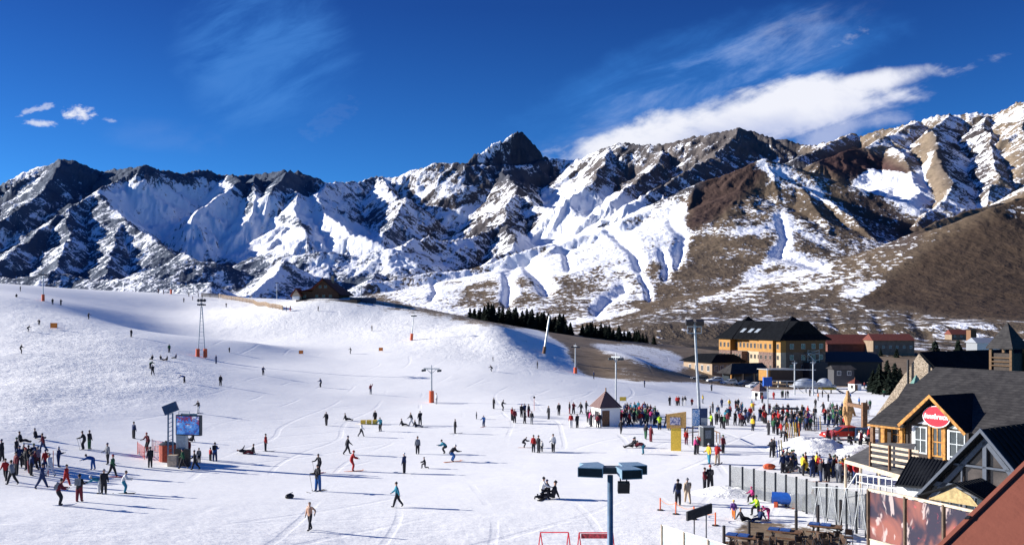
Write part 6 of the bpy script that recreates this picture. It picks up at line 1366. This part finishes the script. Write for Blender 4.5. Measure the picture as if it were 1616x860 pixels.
def make_person(px, py, pose, jk, tr, face=None, sc=1.0, gear='', skin_top=False, hat=None, label=None):
    p_ = at(px, py)
    if pose not in _body: _body[pose] = build_body(POSES[pose])
    me, P = _body[pose]
    i = len(people); rnd = random.Random(i * 13 + 5)
    o = bpy.data.objects.new('person', me); scene.collection.objects.link(o)
    rz = math.radians(face) if face is not None else rnd.uniform(0, 6.28)
    s = sc * rnd.uniform(.97, 1.06); o.location = p_; o.location.z -= .02; o.rotation_euler = (0, 0, rz); o.scale = (s,) * 3
    hk = hat or rnd.choice('KKKKNEKNRKGKEKKW')
    for k, m_ in enumerate((SKIN if skin_top else CM[jk], CM[tr], SKIN, BOOT, M('brown_hair', (.05, .03, .02), .7) if skin_top else CM[hk])): o.material_slots[k].link = 'OBJECT'; o.material_slots[k].material = m_
    D = p_.y
    if 's' in gear:
        feet = sorted(P, key=lambda v: v.z)[:6]; fx = sum(v.x for v in feet) / 6
        c_ = CM[rnd.choice('KREBWO')]
        for sy in (-.11, .11): prop('ski', o, c_, (fx + rnd.uniform(-.05, .05), sy * 1.15, .012), (0, 0, rnd.uniform(-.04, .04)))
    if 'b' in gear: prop('snowboard', o, CM[rnd.choice('KEBR')], (.55 if pose == 'sit' else .1, 0, .01), (0, 0, 1.4 if pose == 'sit' else rnd.uniform(-.2, .2)))
    if 'p' in gear:
        for sy in (-1, 1): prop('ski_pole', o, BLACK, (P[3].x + .12, sy * .36, .0), (0, .22, 0))
    if 'k' in gear: prop('backpack', o, CM[rnd.choice('KNE')], P[2] + Vector((-.17, 0, -.05)), (0, math.atan2(P[3].x - P[1].x, max(.05, P[3].z - P[1].z)), 0))
    if D < 100 and not skin_top and pose != 'lie':
        q = P[5]; h_ = prop('hat', o, CM[hk], q + Vector((-.012, 0, .028)))
    o['group'] = 'skiers and visitors on the snow'; o['category'] = 'child' if sc < .8 else ('skier' if 's' in gear else 'person')
    noun = PW[pose] if sc >= .8 else PW[pose].replace('person', 'child').replace('skier', 'child')
    clothes = ('in dark trousers' if skin_top else ('in all %s' % PC_[jk][1]) if jk == tr else 'in %s jacket, %s trousers' % (PC_[jk][1], PC_[tr][1]))
    L = min(LM, key=lambda l: math.hypot(l[0] - px, (l[1] - py) * 1.4)); dx_, dy_ = px - L[0], py - L[1]
    rel = ('right of' if dx_ > 0 else 'left of') if abs(dx_) > abs(dy_) * .8 + 4 else ('in front of' if dy_ > 0 else 'behind')
    people.append((o, px, py, noun, clothes, rel, L[2])); return o
def finish_labels():
    from collections import defaultdict
    g_ = defaultdict(list)
    for q in people: g_[(q[3], q[4], q[5], q[6])].append(q)
    for k, v in g_.items():
        base = '%s %s %s %s' % k
        v.sort(key=lambda q: q[1])
        for i, q in enumerate(v): q[0]['label'] = (base if len(v) == 1 else base + ', ' + ('leftmost' if i == 0 else 'rightmost' if i == len(v) - 1 else _ord[i] + ' from left')).replace(',,', ',')
PPL = [  # left group
 (3,728,'stand2','K','K'),(26,724,'stand','K','N'),(31,738,'stand3','N','K'),(9,759,'walk','R','K'),(19,765,'walk','E','K'),(26,750,'stand','M','K'),(41,742,'stand2','K','K'),(47,747,'stand3','K','M'),(49,751,'stand','N','K'),(54,743,'walk','M','K'),(60,739,'stand2','E','K'),
 (37,734,'stand','K','K'),(45,736,'stand2','K','E'),(53,733,'stand3','N','N'),(72,743,'stand2','R','N'),(79,752,'walk','W','W'),(92,737,'stand3','N','N'),(68,713,'walk','M','N'),(33,698,'sit','K','K',0),(57,692,'sit','K','N',0),(66,771,'wide','N','N',10,1.06),(104,767,'walk','R','R',0,.9),
 (91,798,'ski','M','K',20,1.05,'sk'),(125,792,'stand3','K','M',80,1.0,'k'),(134,709,'ski','K','K',190,1,'sp'),(141,708,'stand','K','G'),(211,692,'stand','N','K'),(147,741,'bend','B','B',180),(170,732,'stand2','E','K'),(177,752,'walk','G','K',0,1,'b'),(158,779,'bend','T','W',200),(164,780,'stand2','K','K',-60),(194,779,'ski','W','T',20,1,'b'),
 (234,711,'ski','M','K',250,1,'s'),(237,737,'stand','K','K'),(262,727,'stand','K','K'),(289,739,'walk','G','K',180),(297,722,'stand','M','K'),(308,741,'walk','K','K',200,1.0),(314,730,'stand','A','K',None,.75),(339,728,'stand3','B','N',90,1,'k'),(332,727,'stand','R','K',None,.7),(314,652,'ski','K','W',250,1,'s'),(303,697,'sit','K','K',180),
 (386,716,'lie','K','K',0,1,'s'),(398,717,'sit','K','M',180,1,'s'),(419,712,'stand','R','K',0,1,'s'),
 # middle of the slope
 (515,671,'stand2','K','K',250),(546,664,'sit','K','K',0),(592,668,'stand','K','K'),(601,680,'ski','T','K',250,1,'s'),(570,689,'walk','W','K',0,.95),(635,672,'sit','K','K',0),(649,672,'walk','K','W',200),(656,674,'sit','K','N',0,1,'s'),(663,671,'stand2','K','K',120),(718,684,'stand','K','K',None,1,'s'),(752,661,'stand','E','K',None,.6),
 (764,673,'ski','B','N',250,.9,'s'),(548,717,'walk','K','K',20,1.05),(554,743,'ski','R','R',20,1.05,'s'),(659,716,'stand','E','K',270),(704,716,'tuck','T','K',200),(711,729,'tuck','K','B',30,1.15,'s'),(505,746,'ski','K','K',240,1,'sp'),(502,775,'stand3','K','B',240,1.15,'sp'),(638,747,'stand','N','K',160,1.05,'s'),(671,739,'kneel','K','K',180,.7),
 (627,800,'walk','T','K',190,.98),(489,837,'hip','A','K',240,1.02,'',True),(348,609,'stand','K','K'),(341,574,'stand','N','N'),(291,604,'bend','B','K',200),(237,581,'bend','G','K',20),(241,591,'walk','K','K',20),(240,568,'sit','K','K',0),(254,568,'sit','K','N',0),(263,569,'sit','K','M',0),(267,557,'stand','G','K'),(277,566,'sit','N','K',0),
 (207,532,'stand','K','K'),(139,504,'ski','K','K'),(62,514,'tuck','K','K',180,1,'s'),(43,523,'tuck','K','K',180,1,'s'),(32,558,'ski','K','K',None,1,'s'),(83,481,'stand','K','K'),(96,482,'stand3','K','K'),(32,460,'stand','K','K'),(26,469,'sit','K','K'),(357,485,'ski','K','K'),(290,477,'stand','K','K'),(298,468,'stand','K','K'),(304,474,'stand','M','K'),(313,469,'stand','K','K'),(319,472,'stand','K','K'),(258,464,'stand','K','K'),(250,463,'stand','M','K'),
 (362,556,'stand','K','K',None,.7),(415,592,'ski','N','K'),(507,611,'ski','N','K',None,1,'s'),(585,622,'wave','M','E',200),(554,558,'ski','K','K',None,1,'s'),(587,522,'stand','K','K'),(502,491,'stand','K','K'),(689,637,'stand','W','E'),(779,645,'stand','K','K'),(792,648,'ski','K','K',200,1,'s'),(777,586,'tuck','K','K',20,1,'s'),(778,570,'stand','K','K',None,.7),
 (848,582,'stand','K','K'),(937,598,'stand','N','K'),(1017,611,'stand','N','K'),(1123,617,'stand','E','K'),(452,492,'stand','M','K'),(458,491,'stand','K','R'),
 (808,663,'stand','R','K'),(812,667,'stand2','M','K'),(823,658,'stand','K','K'),(828,668,'stand2','K','K'),(828,656,'stand','N','K'),(834,658,'stand','K','M'),(839,669,'stand','K','E'),(866,661,'stand','K','K'),(882,655,'stand','K','K'),(899,653,'stand','K','M'),(905,653,'stand3','M','K'),(917,653,'walk','K','K'),(925,652,'stand2','K','K'),
 (901,675,'stand','R','W'),(911,675,'stand','K','K'),(980,685,'walk','K','K'),(1019,693,'stand2','K','G'),(1027,697,'stand','M','M'),(998,707,'sit','K','K',180),(1004,706,'sit','K','E',0),(1015,717,'bend','M','T',200),(873,713,'stand2','W','K',250,1.05),(825,706,'tuck','K','K',0,.8,'s'),(842,713,'stand','R','K',250),(850,714,'stand','K','K'),(855,712,'stand','W','K',None,.65),
 (855,788,'kneel','W','K',20,1.15),(873,787,'sit','K','K',170,1.3,'b'),(866,786,'kneel','K','K',200,1.0),(1070,796,'stand2','N','K',90,1.08,'k'),(1085,793,'walk','A','A',90,1.05),(1112,773,'stand','M','K'),(1121,773,'stand3','K','K',None,1.1),(1119,732,'stand2','Y','T',None,1,'s'),(1132,733,'stand3','R','A',None,1.05,'s'),(1141,715,'stand','M','K'),(1097,717,'stand2','P','K',0,.95),(1101,716,'stand','K','K'),
 (1083,701,'stand','R','M',None,.9),(1093,696,'stand','R','K',None,.6),(1104,703,'stand','R','K',None,.6),(1081,686,'stand','G','K'),(1041,678,'stand3','L','K',None,1.05),(1052,675,'walk','K','K'),(1056,679,'stand','K','K'),(1057,640,'stand','K','K'),(1068,640,'stand','R','K'),(1071,640,'stand2','R','K'),(1077,640,'stand','K','E'),(1081,639,'stand','K','W'),(1092,640,'kneel','R','K'),(1109,636,'stand','Y','E'),
 # between the billboard and the right crowd
 (1125,651,'stand','K','K'),(1133,658,'stand','N','T'),(1139,643,'stand','N','N'),(1151,644,'stand','Y','E'),(1121,660,'stand','E','K'),(1123,674,'stand3','L','K'),(1139,675,'stand2','K','K'),(1143,676,'stand','G','K'),(1148,671,'stand','M','K'),(1150,661,'stand','N','M'),(1160,670,'stand2','K','K'),(1171,672,'stand','M','K'),(1161,645,'stand','K','M'),(1165,643,'stand','K','K'),(1170,651,'stand','K','K'),(1165,652,'stand','A','E',None,.8),
 (1184,661,'stand2','R','K'),(1187,650,'stand','Y','A'),(1188,679,'stand','Y','K'),(1208,668,'stand3','K','K'),(1206,652,'stand','K','A'),(1213,686,'stand','K','K'),(1221,684,'stand2','G','K'),(1227,686,'stand','K','K'),(1233,690,'stand2','R','K'),(1220,672,'stand','R','M'),(1261,689,'stand','M','K'),(1240,697,'bend','K','K'),(1218,722,'stand3','K','K'),(1221,720,'stand','K','K'),
 (1287,643,'stand','K','K'),(1291,632,'stand','O','K'),(1298,627,'stand','K','K'),(1307,633,'stand','K','K'),(1278,625,'stand','K','K'),(1221,630,'stand','R','R'),(1203,636,'stand','M','K'),(1193,631,'stand','K','K'),(1234,628,'stand','K','K'),(1236,627,'stand','G','K'),(1243,628,'stand2','K','E'),(1240,629,'stand','K','K'),(1341,632,'stand','B','K'),(1356,640,'stand','B','K'),(1368,646,'stand2','K','K'),(1373,645,'stand','G','K'),(1370,655,'stand','E','W'),
 (1364,612,'stand','M','K'),(1369,612,'stand','K','K'),(1375,613,'stand','K','K'),(1380,619,'stand','K','K'),(1395,626,'stand','G','K'),
 # play terrace
 (1158,818,'walk','V','O',250,.7,'',False,'Y'),(1171,822,'sit','K','K',0,.85,'',False,'A'),(1188,791,'kneel','P','K',200,.75,'',False,'P'),(1196,812,'kneel','L','K',200,.95,'',False,'G'),(1199,822,'sit','N','N',200,.9),(1213,819,'bend','P','P',200,.7,'',False,'P'),(1268,806,'bend','W','E',0,1.0,'',False,'R'),(1283,806,'stand','R','K',0,.85,'',False,'Y')]
for a in PPL: person(*a)
def crowd(n_, poly, seed, poses, cols, mind, smin=.92, faces=None):
    rnd = random.Random(seed); pts = []; k = 0
    xs = [q[0] for q in poly]; ys = [q[1] for q in poly]
    while len(pts) < n_ and k < 20000:
        k += 1; x, y = rnd.uniform(min(xs), max(xs)), rnd.uniform(min(ys), max(ys))
        if not poly_in(np.array([x]), np.array([y]), poly)[0]: continue
        if any(abs(x - a) < mind and abs(y - b_) < mind * .5 for a, b_ in pts): continue
        pts.append((x, y)); person(round(x, 1), round(y, 1), rnd.choice(poses), rnd.choice(cols[0]), rnd.choice(cols[1]), faces, rnd.uniform(smin, 1.04), rnd.choice(['', '', 's', '']))
ST = ['stand', 'stand2', 'stand3', 'stand', 'walk']
crowd(11, [(924, 664), (952, 668), (955, 676), (930, 674)], 3, ST, ('KRMKPEK', 'KKKE'), 2.6)
crowd(48, [(976, 656), (1000, 648), (1036, 658), (1040, 668), (1030, 674), (978, 672)], 4, ST, ('KKNMKTBKKRGEKNKKPK', 'KKKNE'), 3.2)
crowd(46, [(1212, 652), (1250, 648), (1286, 660), (1290, 678), (1262, 684), (1222, 676)], 5, ST, ('KKNMRKTBKKVGEKNKK', 'KKKNE'), 3.4)
crowd(28, [(1298, 648), (1330, 650), (1334, 680), (1302, 676)], 6, ST, ('KKNKGMER', 'KKKN'), 3.0)
crowd(12, [(1232, 738), (1262, 742), (1262, 752), (1234, 746)], 7, ['stand', 'chairsit', 'stand2'], ('KENWK', 'KKE'), 3.4)
crowd(30, [(1264, 744), (1350, 748), (1356, 768), (1290, 762), (1264, 754)], 8, ['stand', 'chairsit', 'stand2', 'stand3'], ('KKMNKRYE', 'KKNE'), 3.6)
crowd(8, [(1306, 700), (1376, 700), (1378, 708), (1306, 708)], 9, ['chairsit', 'stand', 'stand2'], ('MKEWR', 'KE'), 5)
crowd(22, [(1128, 652), (1215, 640), (1215, 676), (1130, 672)], 12, ST, ('KKNMKTEKRK', 'KKKN'), 4)
asked.sort(key=lambda q: at(q[0][0], q[0][1]).y / (q[0][6] if len(q[0]) > 6 else 1))
for a, k in asked[:300]: make_person(*a, **k)
far = bmesh.new(); palette = []                                       # everyone beyond the 300 that show largest: one mass of tiny far figures
for n_, (a, k) in enumerate(asked[300:]):
    px, py, pose, jk, tr = a[:5]; rnd = random.Random(n_ + 900)
    if pose not in _body: _body[pose] = build_body(POSES[pose])
    q = at(px, py); mt = Matrix.Translation(q - Vector((0, 0, .02))) @ Matrix.Rotation(rnd.uniform(0, 6.28), 4, 'Z') @ Matrix.Scale(a[6] if len(a) > 6 else 1.0, 4)
    ids = []
    for m_ in (CM[jk], CM[tr], SKIN, BOOT, CM[rnd.choice('KKNE')]):
        if m_ not in palette: palette.append(m_)
        ids.append(palette.index(m_))
    n0 = len(far.verts), len(far.faces); far.from_mesh(_body[pose][0]); far.verts.ensure_lookup_table(); far.faces.ensure_lookup_table()
    for v in far.verts[n0[0]:]: v.co = mt @ v.co
    for f in far.faces[n0[1]:]: f.material_index = ids[f.material_index]
me = bpy.data.meshes.new('distant_crowd'); far.to_mesh(me); far.free()
for m_ in palette: me.materials.append(m_)
o = bpy.data.objects.new('distant_crowd', me); scene.collection.objects.link(o); o['kind'] = 'stuff'; o['label'] = 'tiny far skiers scattered along the ridge and the back of the crowd'
finish_labels()
